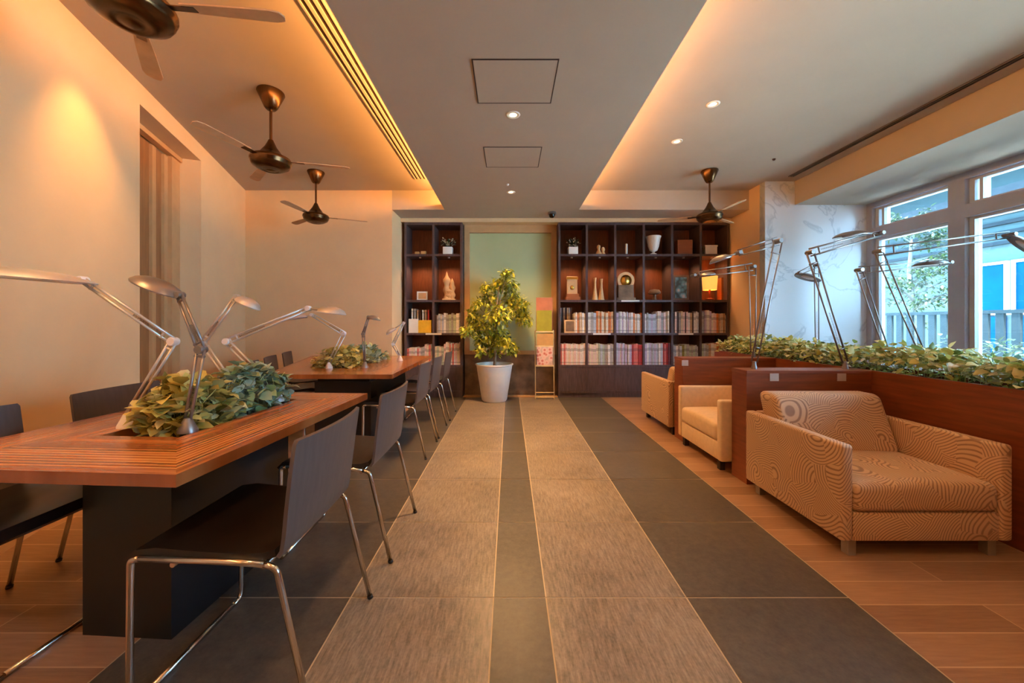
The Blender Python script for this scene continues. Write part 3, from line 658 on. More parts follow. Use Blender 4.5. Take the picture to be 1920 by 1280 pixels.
# ------------------------------------------------------------------ bookcases
ROWS = [2.245, 1.527, 1.01, 0.509, 0.105]; TH = 0.034; YBK = 6.19
def bookcase(label, xs):
    t = thing('bookcase', label, 'bookcase', ((xs[0]+xs[-1])/2, 6.0, 0), group='dark built-in bookcases')
    x0, x1 = xs[0], xs[-1]
    bm = NB(); box(bm, (x0+TH, YBK, 0.1), (x1-TH, YBK+0.02, 2.737)); obj('back_panel', bm, M['caseback'], t)
    for x in (x0, x1-TH):
        bm = NB(); box(bm, (x, YK, 0), (x+TH, YBK+0.02, 2.737)); obj('side_panel', bm, M['darkcase'], t)
    bm = NB(); box(bm, (x0+TH, YK, 2.70), (x1-TH, YBK, 2.737)); obj('top_panel', bm, M['darkcase'], t)
    for z in ROWS:
        bm = NB(); box(bm, (x0+TH, YK, z-TH), (x1-TH, YBK, z)); obj('shelf', bm, M['darkcase'], t)
    bm = NB(); box(bm, (x0+TH, YK+0.02, 0), (x1-TH, YBK, ROWS[-1]-TH)); obj('plinth', bm, M['darkcase'], t)
    for i in range(1, len(xs)-1):
        bm = NB()
        for (za, zb) in zip(ROWS, [2.70]+[z-TH for z in ROWS[:-1]]): box(bm, (xs[i]-TH/2, YK+0.001, za), (xs[i]+TH/2, YBK, zb))
        obj('upright', bm, M['darkcase'], t)
    for i in range(len(xs)-1):
        a_ = xs[i]+(TH if i == 0 else TH/2); b_ = xs[i+1]-(TH if i == len(xs)-2 else TH/2)
        bm = NB(); box(bm, (a_+0.002, YK+0.004, ROWS[4]+0.002), (b_-0.002, YK+0.022, ROWS[3]-TH-0.002), 0.002, 1); obj('cabinet_door', bm, M['darkcase'], t)
    return t
XA = [-1.643, -1.19, -0.734]; XB = [0.767+k*(3.44-0.767)/6 for k in range(7)]
bookcase('narrow dark bookcase with two columns, left of the frosted panel', XA)
bookcase('wide dark bookcase with six columns, right of the frosted panel', XB)
# small lights under the top shelf
for (xs, nm) in ((XA, 'narrow'), (XB, 'wide')):
    ordn = ['first', 'second', 'third', 'fourth', 'fifth', 'sixth']
    for i in range(len(xs)-1):
        x = (xs[i]+xs[i+1])/2; z = ROWS[0]-TH
        bm = NB(); lathe(bm, [(0, -0.001), (0.018, -0.001), (0.018, -0.016), (0.013, -0.018), (0, -0.016)], (x, YK+0.10, z), 16)
        tag(obj('shelf_spotlight', bm, M['plate']), 'tiny round light under the top shelf, %s column of the %s bookcase' % (ordn[i], nm), 'shelf light', 'tiny lights under the top shelves')
        light('SPOT', 'shelf_beam', (x, YK+0.10, z-0.03), 5.0, (1, 0.55, 0.25), target=(x, YK+0.16, 0), spot_size=2.4, spot_blend=0.8, shadow_soft_size=0.02)
        light('SPOT', 'top_shelf_beam', (x, YK+0.05, 2.69), 1.2, (1, 0.6, 0.35), target=(x, YK+0.2, 2.2), spot_size=2.4, spot_blend=0.8, shadow_soft_size=0.02) if False else None

# ------------------------------------------------------------------ books
CN = {'white': (226, 220, 212), 'cream': (222, 204, 176), 'pale pink': (228, 198, 190), 'red': (168, 44, 36), 'orange': (214, 128, 70), 'tan': (190, 150, 108),
      'grey': (168, 164, 160), 'pale blue': (184, 190, 200), 'dark brown': (70, 44, 38), 'olive': (140, 140, 66), 'coral': (214, 110, 96), 'maroon': (100, 28, 32), 'pale green': (176, 186, 160), 'lilac': (190, 170, 190)}
BK = {}
for n_, c in CN.items():
    a = NT('book_cover_'+n_.replace(' ', '_')); tc = a.add('ShaderNodeTexCoord'); sp = a.add('ShaderNodeSeparateXYZ', {0: tc.outputs['Object']})
    b1 = a.math('MULTIPLY', a.math('GREATER_THAN', sp.outputs[2], 0.66), a.math('LESS_THAN', sp.outputs[2], 0.80))
    b2 = a.math('MULTIPLY', a.math('GREATER_THAN', sp.outputs[2], 0.08), a.math('LESS_THAN', sp.outputs[2], 0.14))
    tx = a.add('ShaderNodeTexWhiteNoise', {0: a.add('ShaderNodeVectorMath', {0: tc.outputs['Object'], 1: (0.2, 0.2, 0.03)}, operation='SNAP').outputs[0]}).outputs[0]
    mid = a.math('MULTIPLY', a.math('GREATER_THAN', sp.outputs[2], 0.25), a.math('LESS_THAN', sp.outputs[2], 0.6)); tt = a.math('MULTIPLY', mid, a.math('GREATER_THAN', tx, 0.6))
    dk = lin(tuple(int(v*0.55) for v in c)); col = a.mix(a.math('MULTIPLY', tt, 0.22), lin(c), dk); col = a.mix(a.math('MAXIMUM', b1, b2), col, lin(tuple(int(v*0.75+10) for v in c)))
    a.set('Base Color', col); a.set('Roughness', 0.5)
    me_b = NB(); vs = box(me_b, (-0.5, 0, 0), (0.5, 1, 1)); box(me_b, (-0.42, 0.02, 1.0), (0.42, 0.98, 1.002), mi=1)
    me = bpy.data.meshes.new('book'); me_b.to_mesh(me); me_b.free(); me.materials.append(a.m); me.materials.append(M['paper']); BK[n_] = me
ORD = ['first', 'second', 'third', 'fourth', 'fifth', 'sixth', 'seventh', 'eighth', 'ninth', 'tenth', 'eleventh', 'twelfth', 'thirteenth', 'fourteenth', 'fifteenth', 'sixteenth', 'seventeenth', 'eighteenth', 'nineteenth', 'twentieth']
PAL = {'pink': ['pale pink', 'white', 'coral', 'pale pink', 'cream'], 'mix': ['white', 'cream', 'grey', 'pale pink', 'tan', 'dark brown', 'pale blue'], 'warm': ['cream', 'tan', 'cream', 'orange', 'white'],
       'white': ['white', 'white', 'lilac', 'grey', 'pale blue'], 'red': ['red', 'orange', 'maroon', 'coral', 'red'], 'grey': ['grey', 'pale green', 'pale blue', 'grey', 'white'], 'green': ['olive', 'pale green', 'cream', 'grey']}
def fill(xs, col, row, segs, case):
    x = xs[col]+(TH if col == 0 else TH/2)+0.004; xe = xs[col+1]-(TH if col == len(xs)-2 else TH/2)-0.004; span = xe-x; z = ROWS[row]; n = 0; x00 = x
    for (f1, pal, hh, thk) in segs:
        last = None
        while x < x00+span*f1-0.010:
            if pal is None: x = x00+span*f1; break
            th = min(random.uniform(*thk), xe-x)
            if th < 0.009: break
            c = random.choice(PAL[pal]);
            if c == last: c = random.choice(PAL[pal])
            last = c
            b = bpy.data.objects.new('book', BK[c]); COL.objects.link(b)
            hgt = hh*random.uniform(0.93, 1.04); b.scale = (th*0.94, random.uniform(0.17, 0.21), hgt); b.location = (x+th/2, YK+random.uniform(0.012, 0.03), z)
            rown = 'upper' if row == 2 else 'lower'
            tag(b, '%s book, %s from left, %s book shelf, %s column of %s bookcase' % (c, ORD[n], rown, ORD[col], case), 'book', 'books on the %s book shelf, %s column of the %s bookcase' % (rown, ORD[col], case))
            n += 1; x += th+0.001
T_ = (0.018, 0.036); TT = (0.026, 0.048)
fill(XA, 0, 2, [(0.35, 'white', 0.36, T_), (1.0, 'mix', 0.33, T_)], 'narrow') if False else None
fill(XA, 1, 2, [(0.35, 'mix', 0.29, T_), (1.0, 'grey', 0.30, TT)], 'narrow')
fill(XA, 0, 3, [(0.5, 'pink', 0.27, T_), (0.65, 'grey', 0.27, T_), (1.0, 'pink', 0.31, T_)], 'narrow')
fill(XA, 1, 3, [(0.38, 'green', 0.28, TT), (1.0, 'pink', 0.34, T_)], 'narrow')
fill(XB, 0, 2, [(0.55, None, 0, T_), (1.0, 'warm', 0.31, T_)], 'wide')
fill(XB, 1, 2, [(0.3, 'white', 0.32, TT), (1.0, 'warm', 0.33, T_)], 'wide')
fill(XB, 2, 2, [(0.55, 'white', 0.33, T_), (1.0, 'warm', 0.31, T_)], 'wide')
fill(XB, 3, 2, [(0.42, 'white', 0.31, TT), (1.0, 'mix', 0.33, T_)], 'wide')
fill(XB, 4, 2, [(1.0, 'mix', 0.33, T_)], 'wide')
fill(XB, 5, 2, [(0.42, 'white', 0.34, TT), (0.6, 'pink', 0.30, T_), (1.0, 'warm', 0.30, T_)], 'wide')
fill(XB, 0, 3, [(1.0, 'pink', 0.33, T_)], 'wide')
fill(XB, 1, 3, [(0.4, 'pink', 0.33, T_), (1.0, 'grey', 0.33, TT)], 'wide')
fill(XB, 2, 3, [(0.6, 'white', 0.33, T_), (1.0, 'red', 0.33, TT)], 'wide')
fill(XB, 3, 3, [(0.65, 'white', 0.33, T_), (1.0, 'red', 0.33, T_)], 'wide')
fill(XB, 4, 3, [(0.35, 'white', 0.31, T_), (0.7, 'green', 0.31, TT), (1.0, 'grey', 0.30, T_)], 'wide')
fill(XB, 5, 3, [(0.3, 'grey', 0.32, T_), (1.0, 'warm', 0.33, TT)], 'wide')

# ------------------------------------------------------------------ ornaments on the shelves
def sx(px, Y=5.92): return (px-VX)*Y/F
YO = 5.94
def L1(name, label, cat, prof, x, z, mat, y=YO, seg=24):
    b = NB(); lathe(b, prof, (x, y, z), seg); return tag(obj(name, b, mat, smooth=True), label, cat)
def flowerpot(label, x, z, spread, cols):
    t = thing('flower_pot', label, 'potted plant', (x, YO, z))
    b = NB(); box(b, (x-0.075, YO-0.07, z), (x+0.075, YO+0.07, z+0.12), 0.006, 2); obj('pot', b, M['whiteceramic'], t, smooth=True)
    b = NB()
    for k in range(26):
        a0 = random.uniform(0, 2*PI); p = Vector((x, YO, z+0.12)); d = Vector((math.cos(a0)*spread, math.sin(a0)*0.06, random.uniform(0.05, 0.15))); tube(b, [p, p+d*0.6, p+d], 0.002, 4); leaf(b, p+d*0.5, d, Vector((0, 0, 1)), 0.07, 0.035)
    obj('leaves', b, M['leafT'], t)
    b = NB()
    for k in range(60):
        a0 = random.uniform(0, 2*PI); rr = random.random(); p = Vector((x+math.cos(a0)*spread*rr, YO+math.sin(a0)*0.06*rr-0.01, z+0.12+random.uniform(0.02, 0.13))); leaf(b, p, Vector((random.gauss(0, 1), random.gauss(0, 1), random.gauss(0, 1))), Vector((0, 0, 1)), 0.035, 0.03)
    obj('flowers', b, cols, t)
flowerpot('white square pot of flowers on the top shelf of the narrow bookcase', sx(840), ROWS[0], 0.14, M['petal'])
flowerpot('white square pot of pale flowers, top shelf, first column of wide bookcase', sx(1074), ROWS[0], 0.11, M['petal'])
b = NB(); box(b, (sx(778), YO-0.03, ROWS[0]), (sx(786), YO+0.03, ROWS[0]+0.05), 0.004); box(b, (sx(789), YO-0.03, ROWS[0]), (sx(799), YO+0.03, ROWS[0]+0.06), 0.01); box(b, (sx(777), YO-0.035, ROWS[0]-0.0), (sx(800), YO+0.035, ROWS[0]+0.012))
tag(obj('desk_ornament', b, M['tan'], smooth=True), 'small low ornament on the top shelf, first column of narrow bookcase', 'ornament')
def frame(label, x0, x1, z0, h, mf, mp, y=YO, nm='picture_frame', cat='picture frame'):
    t = thing(nm, label, cat, ((x0+x1)/2, y, z0)); w_ = (x1-x0); e = w_*0.13
    b = NB(); box(b, (x0, y, z0), (x0+e, y+0.02, z0+h)); box(b, (x1-e, y, z0), (x1, y+0.02, z0+h)); box(b, (x0+e, y, z0), (x1-e, y+0.02, z0+e)); box(b, (x0+e, y, z0+h-e), (x1-e, y+0.02, z0+h)); obj('frame', b, mf, t)
    b = NB(); box(b, (x0+e, y+0.006, z0+e), (x1-e, y+0.018, z0+h-e)); obj('picture', b, mp, t)
    b = NB(); box(b, ((x0+x1)/2-0.01, y+0.02, z0), ((x0+x1)/2+0.01, y+0.06, z0+h*0.6)); obj('stand', b, mf, t)
frame('small cream card frame on the second shelf of the narrow bookcase', sx(781), sx(801), ROWS[1], 0.14, M['whiteceramic'], M['goldcream'])
# carved figure: irregular peaked stone with two figures
b = NB()
for (dx, r_, hh) in ((-0.04, 0.05, 0.44), (0.045, 0.045, 0.33), (0.0, 0.055, 0.2)):
    n = 14; lathe(b, [(0, 0)]+[(r_*(1.0-0.25*math.sin(k*1.3+dx*30))*(1 if k < n*0.75 else max(0.05, (n-k)/(n*0.25)*0.85)), hh*k/n) for k in range(0, n)]+[(0, hh)], (sx(842)+dx, YO, ROWS[1]+0.02), 12)
box(b, (sx(842)-0.1, YO-0.06, ROWS[1]), (sx(842)+0.1, YO+0.06, ROWS[1]+0.022))
tag(obj('carved_sculpture', b, M['goldcream'], smooth=True), 'peaked cream carved sculpture on the second shelf of the narrow bookcase', 'sculpture')
# magazine box, yellow, with magazines
t = thing('magazine_box', 'yellow and white magazine box in the first column of the narrow bookcase', 'magazine box', (sx(790), YO, ROWS[2]))
x0, x1 = sx(768), sx(810)
b = NB(); box(b, (x0, 5.86, ROWS[2]), (sx(786), 6.08, ROWS[2]+0.22)); obj('white_side', b, M['paper'], t)
b = NB(); box(b, (sx(786)+0.001, 5.86, ROWS[2]), (x1, 6.08, ROWS[2]+0.20)); obj('yellow_side', b, M['yellow'], t)
for k, c in enumerate(['white', 'grey', 'tan', 'dark brown', 'white', 'tan', 'red']):
    b = bpy.data.objects.new('magazine', BK[c]); COL.objects.link(b); b.scale = (0.02, 0.18, 0.16); b.location = (sx(774+k*5), 5.885, ROWS[2]+0.221 if k < 2 else ROWS[2]+0.201+(0.02 if k == 2 else 0)); b.rotation_euler = (0, 0, 0)
    if k >= 2: b.location.z = ROWS[2]+0.201
    if k < 2: b.location.z = ROWS[2]+0.221
    tag(b, '%s magazine, %s from left, standing above the yellow magazine box' % (c, ORD[k]), 'magazine', 'magazines above the yellow box')
# right case ornaments, top shelf
x = sx(1126); z = ROWS[0]; b = NB(); lathe(b, [(0, 0), (0.045, 0), (0.05, 0.02), (0.03, 0.06), (0.02, 0.09), (0.03, 0.12), (0.025, 0.15), (0, 0.165)], (x-0.025, YO, z)); lathe(b, [(0, 0), (0.035, 0), (0.035, 0.02), (0.02, 0.05), (0.03, 0.09), (0.02, 0.12), (0, 0.13)], (x+0.045, YO, z))
tag(obj('figurine', b, M['goldcream'], smooth=True), 'small pair figurine on the top shelf, second column of wide bookcase', 'figurine')
L1('candle', 'thin white candle on the top shelf, third column of wide bookcase', 'candle', [(0, 0), (0.03, 0), (0.03, 0.01), (0.018, 0.015), (0.018, 0.175), (0.01, 0.182), (0, 0.18)], sx(1175), ROWS[0], M['whiteceramic'])
L1('footed_vase', 'white footed flaring vase on the top shelf of the wide bookcase', 'vase', [(0, 0), (0.055, 0), (0.05, 0.02), (0.02, 0.035), (0.02, 0.05), (0.06, 0.07), (0.085, 0.14), (0.105, 0.25), (0.118, 0.295), (0.108, 0.29), (0.075, 0.14), (0, 0.1)], sx(1226), ROWS[0], M['whiteceramic'])
t = thing('wooden_box', 'upright brown wooden box on the top shelf, fifth column of wide bookcase', 'box', (sx(1283), YO, ROWS[0]))
b = NB(); box(b, (sx(1269), YO-0.05, ROWS[0]), (sx(1297), YO+0.06, ROWS[0]+0.235), 0.004, 1); obj('box_body', b, M['woodbox'], t); b = NB(); box(b, (sx(1272), YO-0.056, ROWS[0]+0.02), (sx(1294), YO-0.051, ROWS[0]+0.215)); obj('box_lid', b, M['woodbox'], t)
b = NB(); box(b, (sx(1321), YO-0.05, ROWS[0]), (sx(1343), YO+0.05, ROWS[0]+0.135), 0.004, 1); box(b, (sx(1320), YO-0.055, ROWS[0]+0.125), (sx(1344), YO+0.055, ROWS[0]+0.15), 0.004, 1)
tag(obj('white_box', b, M['whiteceramic']), 'small pale lidded box on the top shelf, sixth column of wide bookcase', 'box')
# second shelf
z = ROWS[1]
t = thing('award_plaque', 'gold and mahogany award plaque on stepped base, first column of wide bookcase', 'award', (sx(1073), YO, z))
b = NB(); box(b, (sx(1060), YO-0.07, z), (sx(1087), YO+0.07, z+0.05), 0.004); box(b, (sx(1062), YO-0.055, z+0.05), (sx(1085), YO+0.055, z+0.10), 0.004); obj('base', b, M['woodbox'], t)
b = NB(); box(b, (sx(1063), YO-0.01, z+0.10), (sx(1083), YO+0.02, z+0.38), 0.006); obj('plaque_board', b, M['goldcream'], t)
b = NB(); box(b, (sx(1062), YO-0.02, z+0.33), (sx(1084), YO-0.011, z+0.37)); obj('gold_strip', b, M['brass'], t)
b = NB(); lathe(b, [(0, 0), (0.035, 0), (0.02, 0.01), (0, 0.012)], (sx(1073), YO-0.011, z+0.2), 18, Matrix.Rotation(PI/2, 3, 'X')); obj('medallion', b, M['brass'], t)
pv = [(0, 0), (0.05, 0), (0.045, 0.03), (0.035, 0.09), (0.02, 0.2), (0.018, 0.27), (0.026, 0.34), (0.018, 0.33), (0, 0.25)]
L1('bud_vase', 'taller slim cream vase, left one of the pair in the wide bookcase', 'vase', [(r_, zz*1.05) for r_, zz in pv], sx(1116), z, M['goldcream'])
L1('bud_vase', 'slightly shorter slim cream vase, right one of the pair in the wide bookcase', 'vase', pv, sx(1128), z, M['goldcream'])
t = thing('mantel_clock', 'round topped mantel clock with brass dial in the wide bookcase', 'clock', (sx(1173), YO, z)); x = sx(1173)
b = NB(); box(b, (x-0.15, YO-0.06, z), (x+0.15, YO+0.06, z+0.04), 0.006); box(b, (x-0.12, YO-0.045, z+0.04), (x+0.12, YO+0.05, z+0.24), 0.004); obj('case', b, M['stone'], t)
RX = Matrix.Rotation(PI/2, 3, 'X')
b = NB(); lathe(b, [(0.09, 0), (0.135, 0), (0.135, 0.05), (0.09, 0.05)], (x, YO+0.01, z+0.31), 32, RX); obj('arch_ring', b, M['goldcream'], t, smooth=True)
b = NB(); lathe(b, [(0, 0.02), (0.09, 0.02), (0.09, 0.035), (0, 0.035)], (x, YO+0.01, z+0.31), 32, RX); dl = obj('dial', b, M['brass'], t)
b = NB(); box(b, (x-0.003, YO-0.030, z+0.31), (x+0.003, YO-0.027, z+0.375)); box(b, (x, YO-0.030, z+0.307), (x+0.045, YO-0.027, z+0.313)); obj('clock_hands', b, M['black'], dl)
L1('pedestal_bowl', 'small mushroom shaped pedestal bowl in the fourth column of wide bookcase', 'bowl', [(0, 0), (0.04, 0), (0.035, 0.01), (0.025, 0.05), (0.025, 0.09), (0.09, 0.105), (0.095, 0.13), (0.07, 0.165), (0, 0.175)], sx(1228), z, M['stone'])
a = NT('blue_glass_art'); v = a.coord(); vo = a.add('ShaderNodeTexVoronoi', {'Vector': v, 'Scale': 14.0}); a.set('Base Color', a.ramp(vo.outputs[0], [(0.2, lin((235, 240, 240))), (0.45, lin((140, 200, 220))), (0.75, lin((90, 110, 116)))])); a.set('Roughness', 0.15); M['blueart'] = a.m
frame('blue and white glass picture panel in the fifth column of wide bookcase', sx(1263), sx(1293), z, 0.40, M['stone'], M['blueart'], YO, 'glass_panel', 'picture')
t = thing('shelf_lamp', 'glowing golden lamp on the second shelf, sixth column of wide bookcase', 'lamp', (sx(1332), YO, z)); x = sx(1332)
b = NB(); lathe(b, [(0, 0), (0.07, 0), (0.07, 0.02), (0.015, 0.035), (0.015, 0.17), (0, 0.17)], (x, YO, z)); obj('lamp_base', b, M['redwoodbook'], t, smooth=True)
b = NB(); lathe(b, [(0.10, 0.16), (0.115, 0.38), (0.108, 0.38), (0.094, 0.165)], (x, YO, z), 28); obj('lamp_shade', b, M['glowshade'], t)
light('POINT', 'shelf_lamp_bulb', (x, YO, z+0.27), 1.5, (1, 0.5, 0.15), shadow_soft_size=0.03)
b = NB(); box(b, (sx(1354), YO, z), (sx(1362), YO+0.12, z+0.36)); tag(obj('certificate_case', b, M['woodbox']), 'upright orange brown case at the right end of the second shelf', 'case')
# upper book shelf, first column: small frame and leaning magazines
frame('small square cream photo frame before magazines, first column of wide bookcase', sx(1058, 5.88), sx(1079, 5.88), ROWS[2], 0.205, M['goldcream'], M['stone'], 5.87)
for k, c in enumerate(['grey', 'dark brown', 'tan', 'dark brown', 'tan', 'grey', 'dark brown']):
    b = bpy.data.objects.new('magazine', BK[c]); COL.objects.link(b); b.scale = (0.022, 0.16, 0.40); b.location = (XB[0]+0.055+k*0.028, 5.985, ROWS[2]); tag(b, '%s magazine, %s from left, behind the small cream photo frame' % (c, ORD[k]), 'magazine', 'magazines behind the photo frame')
# small shelf-edge cards
for (px, px2, zz, lb) in ((1165, 1199, ROWS[1], 'white label card on the shelf edge under the mantel clock'), (1112, 1145, ROWS[2], 'white label card on the shelf edge under the upper books, second column'),
                          (1272, 1300, ROWS[2], 'white label card on the shelf edge under the upper books, fifth column'), (798, 828, ROWS[2], 'white label card on the shelf edge of the narrow bookcase')):
    b = NB(); box(b, (sx(px, YK), YK-0.003, zz-0.028), (sx(px2, YK), YK-0.0005, zz-0.004)); tag(obj('label_card', b, M['paper']), lb, 'card', 'label cards on the shelf edges')

# ------------------------------------------------------------------ ficus in the white pot
px_, py_ = (927-VX)*5.62/F, 5.62
t = thing('potted_ficus', 'bushy yellow green ficus tree in a tall white pot at the aisle end', 'potted plant', (px_, py_, 0))
b = NB(); lathe(b, [(0, 0), (0.175, 0), (0.19, 0.02), (0.27, 0.53), (0.285, 0.54), (0.285, 0.555), (0.262, 0.555), (0.245, 0.48), (0, 0.48)], (px_, py_, 0), 40); obj('pot', b, M['whiteceramic'], t, smooth=True)
b = NB(); lathe(b, [(0, 0.50), (0.15, 0.502), (0.249, 0.495)], (px_, py_, 0), 24); obj('soil', b, M['soil'], t)
b = NB()
tr_ = [Vector((px_, py_, 0.49)), Vector((px_+0.015, py_, 0.75)), Vector((px_+0.03, py_, 1.05)), Vector((px_+0.03, py_, 1.4)), Vector((px_+0.08, py_, 1.75))]
tube(b, tr_, [0.024, 0.02, 0.017, 0.013, 0.006], 10); ends = []
blobs = [(895, 610, .16), (915, 560, .13), (955, 535, .14), (975, 585, .15), (905, 640, .12), (935, 590, .20), (945, 640, .15), (885, 590, .09), (960, 560, .16), (925, 625, .18), (910, 540, .09), (950, 515, .09), (985, 600, .10), (960, 655, .10), (925, 660, .11), (980, 570, .09), (900, 655, .08), (895, 570, .08), (880, 620, .10), (935, 530, .12)]
for (bx, by, br) in blobs:
    e = P(bx, by, 5.62); e.y += random.uniform(-0.25, 0.2); ends.append((e, br)); s_ = tr_[2].lerp(tr_[3], random.random()) if by < 630 else tr_[1].lerp(tr_[2], random.random())
    m_ = s_.lerp(e, 0.5)+Vector((0, 0, -0.04)); tube(b, [s_, m_, e], [0.008, 0.005, 0.003], 6)
obj('trunk', b, M['bark'], t, smooth=True)
b = NB()
for (e, br) in ends:
    for k in range(int(150*(br/0.13)**1.6)):
        v = Vector((random.gauss(0, 1), random.gauss(0, 1), random.gauss(0, 1))).normalized()*br*random.random()**0.45; v.z *= 0.9; p = e+v
        leaf(b, p, v*3+Vector((random.gauss(0, .6), random.gauss(0, .6), random.gauss(-0.3, .5))), Vector((random.gauss(0, .3), random.gauss(0, .3), 1)), random.uniform(0.055, 0.09), random.uniform(0.032, 0.046), 0.25, 0.25)
obj('foliage', b, M['leafF'], t)

# ------------------------------------------------------------------ leaflet stand
X0, X1, YS = sx(1004, 5.72), sx(1039, 5.72), 5.72
t = thing('leaflet_stand', 'slim cream wire stand of colourful leaflets beside the ficus', 'leaflet stand', ((X0+X1)/2, YS, 0))
for x in (X0, X1):
    b = NB(); tube(b, [(x, YS, 0), (x, YS+0.08, 1.05)], 0.008, 8); obj('upright', b, M['rack'], t)
b = NB(); tube(b, [(X0, YS+0.005, 0.10), (X1, YS+0.005, 0.10)], 0.006, 8); tube(b, [(X0, YS+0.0, 0.03), (X1, YS+0.0, 0.03)], 0.006, 8); tube(b, [(X0, YS+0.08, 1.05), (X1, YS+0.08, 1.05)], 0.006, 8); obj('crossbar', b, M['rack'], t)
b = NB()
for zz, yy in ((0.50, 0.035), (0.80, 0.06), (1.02, 0.078)): box(b, (X0+0.005, YS+yy-0.045, zz), (X1-0.005, YS+yy+0.01, zz+0.02))
obj('tray', b, M['rack'], t)
a = NT('flower_print'); v = a.coord(); vo = a.add('ShaderNodeTexVoronoi', {'Vector': v, 'Scale': 16.0}); a.set('Base Color', a.ramp(vo.outputs[0], [(0.2, lin((200, 110, 90))), (0.45, lin((232, 196, 176))), (0.8, lin((200, 170, 150)))])); M['flowerprint'] = a.m
def leafl(nm, x0, x1, z0, z1, yy, m, lb):
    b = NB(); box(b, (x0, YS+yy-0.034, z0), (x1, YS+yy-0.022, z1)); tag(obj(nm, b, m), lb, 'leaflet', 'leaflets on the wire stand')
leafl('leaflet', X0+0.02, X1-0.02, 0.522, 0.80, 0.035, M['flowerprint'], 'flower printed leaflet in the lowest tray of the wire stand')
leafl('leaflet', X0+0.02, X1-0.01, 0.822, 1.0, 0.06, M['tan'], 'tan leaflet in the middle tray of the wire stand')
leafl('leaflet', X0+0.02, X1-0.03, 1.042, 1.36, 0.078, M['green'], 'yellow green leaflet in the upper tray of the wire stand')
b = NB(); box(b, (X0+0.015, YS+0.066, 1.042), (X1-0.015, YS+0.074, 1.56)); tag(obj('leaflet', b, M['orange']), 'tall orange leaflet at the top of the wire stand, behind the green one', 'leaflet', 'leaflets on the wire stand')

# ------------------------------------------------------------------ outside
bm = NB(); poly(bm, [(XW+0.2, -8, -0.15), (40, -8, -0.15), (40, 40, -0.15), (XW+0.2, 40, -0.15)]); o = struct('ground_outside', bm, M['ground'])
t = thing('building', 'white building with blue glazed windows seen through the windows', 'building', (10.5, 8, -0.15))
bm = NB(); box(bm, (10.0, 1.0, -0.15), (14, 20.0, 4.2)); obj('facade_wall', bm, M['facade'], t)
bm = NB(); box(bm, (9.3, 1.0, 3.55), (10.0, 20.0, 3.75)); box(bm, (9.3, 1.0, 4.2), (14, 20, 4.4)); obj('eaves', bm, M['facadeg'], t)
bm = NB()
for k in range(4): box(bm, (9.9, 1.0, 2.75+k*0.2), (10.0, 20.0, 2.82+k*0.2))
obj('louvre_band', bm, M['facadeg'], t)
for (ya, yb) in ((7.5, 8.08), (6.72, 7.34), (5.9, 6.5), (10.2, 10.9), (12, 12.7)):
    bm = NB(); box(bm, (9.96, ya, 1.38), (10.0, yb, 2.36)); wn = obj('window_pane', bm, M['bluewin'], t)
    bm = NB(); e = 0.05; box(bm, (9.93, ya-e, 1.38-e), (9.999, ya, 2.36+e)); box(bm, (9.93, yb, 1.38-e), (9.999, yb+e, 2.36+e)); box(bm, (9.93, ya, 2.36), (9.999, yb, 2.36+e)); box(bm, (9.93, ya, 1.38-e), (9.999, yb, 1.38)); obj('window_frame', bm, M['framew'], wn)
    bm = NB(); box(bm, (9.965, ya, -0.1), (9.999, yb, 1.30)); obj('lower_panel', bm, M['bluewin'], t)
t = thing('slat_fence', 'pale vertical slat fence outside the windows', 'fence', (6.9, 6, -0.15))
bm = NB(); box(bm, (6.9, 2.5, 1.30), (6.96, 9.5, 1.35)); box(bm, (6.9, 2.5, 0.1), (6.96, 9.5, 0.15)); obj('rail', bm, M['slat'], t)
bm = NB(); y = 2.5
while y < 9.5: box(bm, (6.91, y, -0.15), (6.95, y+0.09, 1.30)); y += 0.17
o = obj('slats', bm, M['slat'], t)
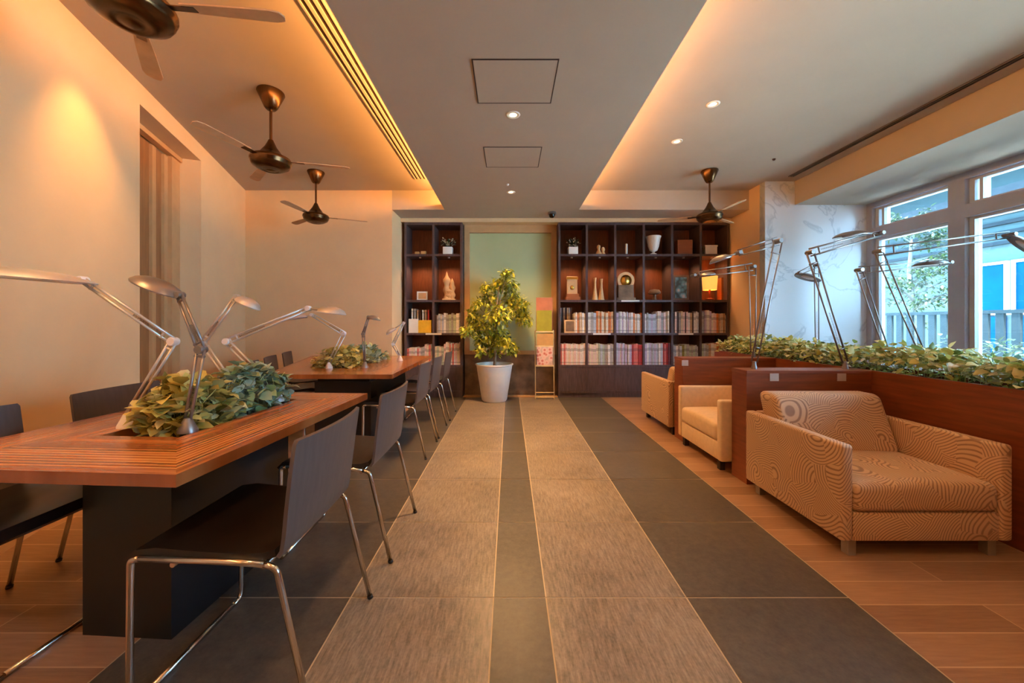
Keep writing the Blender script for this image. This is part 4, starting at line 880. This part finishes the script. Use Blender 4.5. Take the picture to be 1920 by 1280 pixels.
def tree(label, x, y, h, r_, n, nm='tree'):
    t = thing(nm, label, 'tree', (x, y, -0.15)); b = NB(); tr2 = [Vector((x, y, -0.15)), Vector((x+0.05, y, h*0.35)), Vector((x, y+0.05, h*0.7)), Vector((x, y, h))]; tube(b, tr2, [0.07, 0.055, 0.035, 0.01], 8); en = []
    for k in range(34):
        f = random.uniform(0.3, 1.0); s_ = tr2[1].lerp(tr2[3], (f-0.3)/0.7); a0 = random.uniform(0, 2*PI); rr = r_*(1.15-f*0.8)
        e = s_+Vector((math.cos(a0)*rr, math.sin(a0)*rr, random.uniform(0.0, 0.35))); tube(b, [s_, s_.lerp(e, 0.5)+Vector((0, 0, 0.05)), e], [0.02, 0.012, 0.004], 5); en.append((s_, e))
    obj('trunk', b, plain('tree_bark', (92, 92, 90), 0.8), t)
    b = NB()
    for k in range(n):
        s_, e = random.choice(en); f = random.uniform(0.4, 1.1); p = s_+(e-s_)*f+Vector((random.gauss(0, .07), random.gauss(0, .07), random.gauss(0, .05))); leaf(b, p, Vector((random.gauss(0, 1), random.gauss(0, 1), random.gauss(0, .5))), Vector((0, 0, 1)), random.uniform(.06, .10), random.uniform(.03, .05))
    obj('tree_crown', b, M['leafT'], t)
tree('slender outdoor tree with layered branches seen through the far window', 7.5, 6.95, 3.0, 0.75, 3000)
tree('small outdoor tree behind the fence near the right picture edge', 8.4, 5.2, 1.9, 0.7, 1800)
b = NB()
for k in range(2600):
    p = Vector((random.uniform(5.5, 6.1), random.uniform(1.5, 4.9), 0)); p.z = random.uniform(0.1, 0.95+0.12*noise.noise(p*3)); leaf(b, p, Vector((random.gauss(-.3, 1), random.gauss(0, 1), random.gauss(0.2, .6))), Vector((0, 0, 1)), random.uniform(.06, .10), random.uniform(.035, .06))
for k in range(60):
    p = Vector((random.uniform(5.6, 6.0), random.uniform(1.6, 4.8), -0.15)); tube(b, [p, p+Vector((0, 0, 0.9))], 0.008, 5)
tag(obj('hedge', b, M['leafT']), 'low green hedge just outside the windows on the right', 'hedge', kind='stuff')
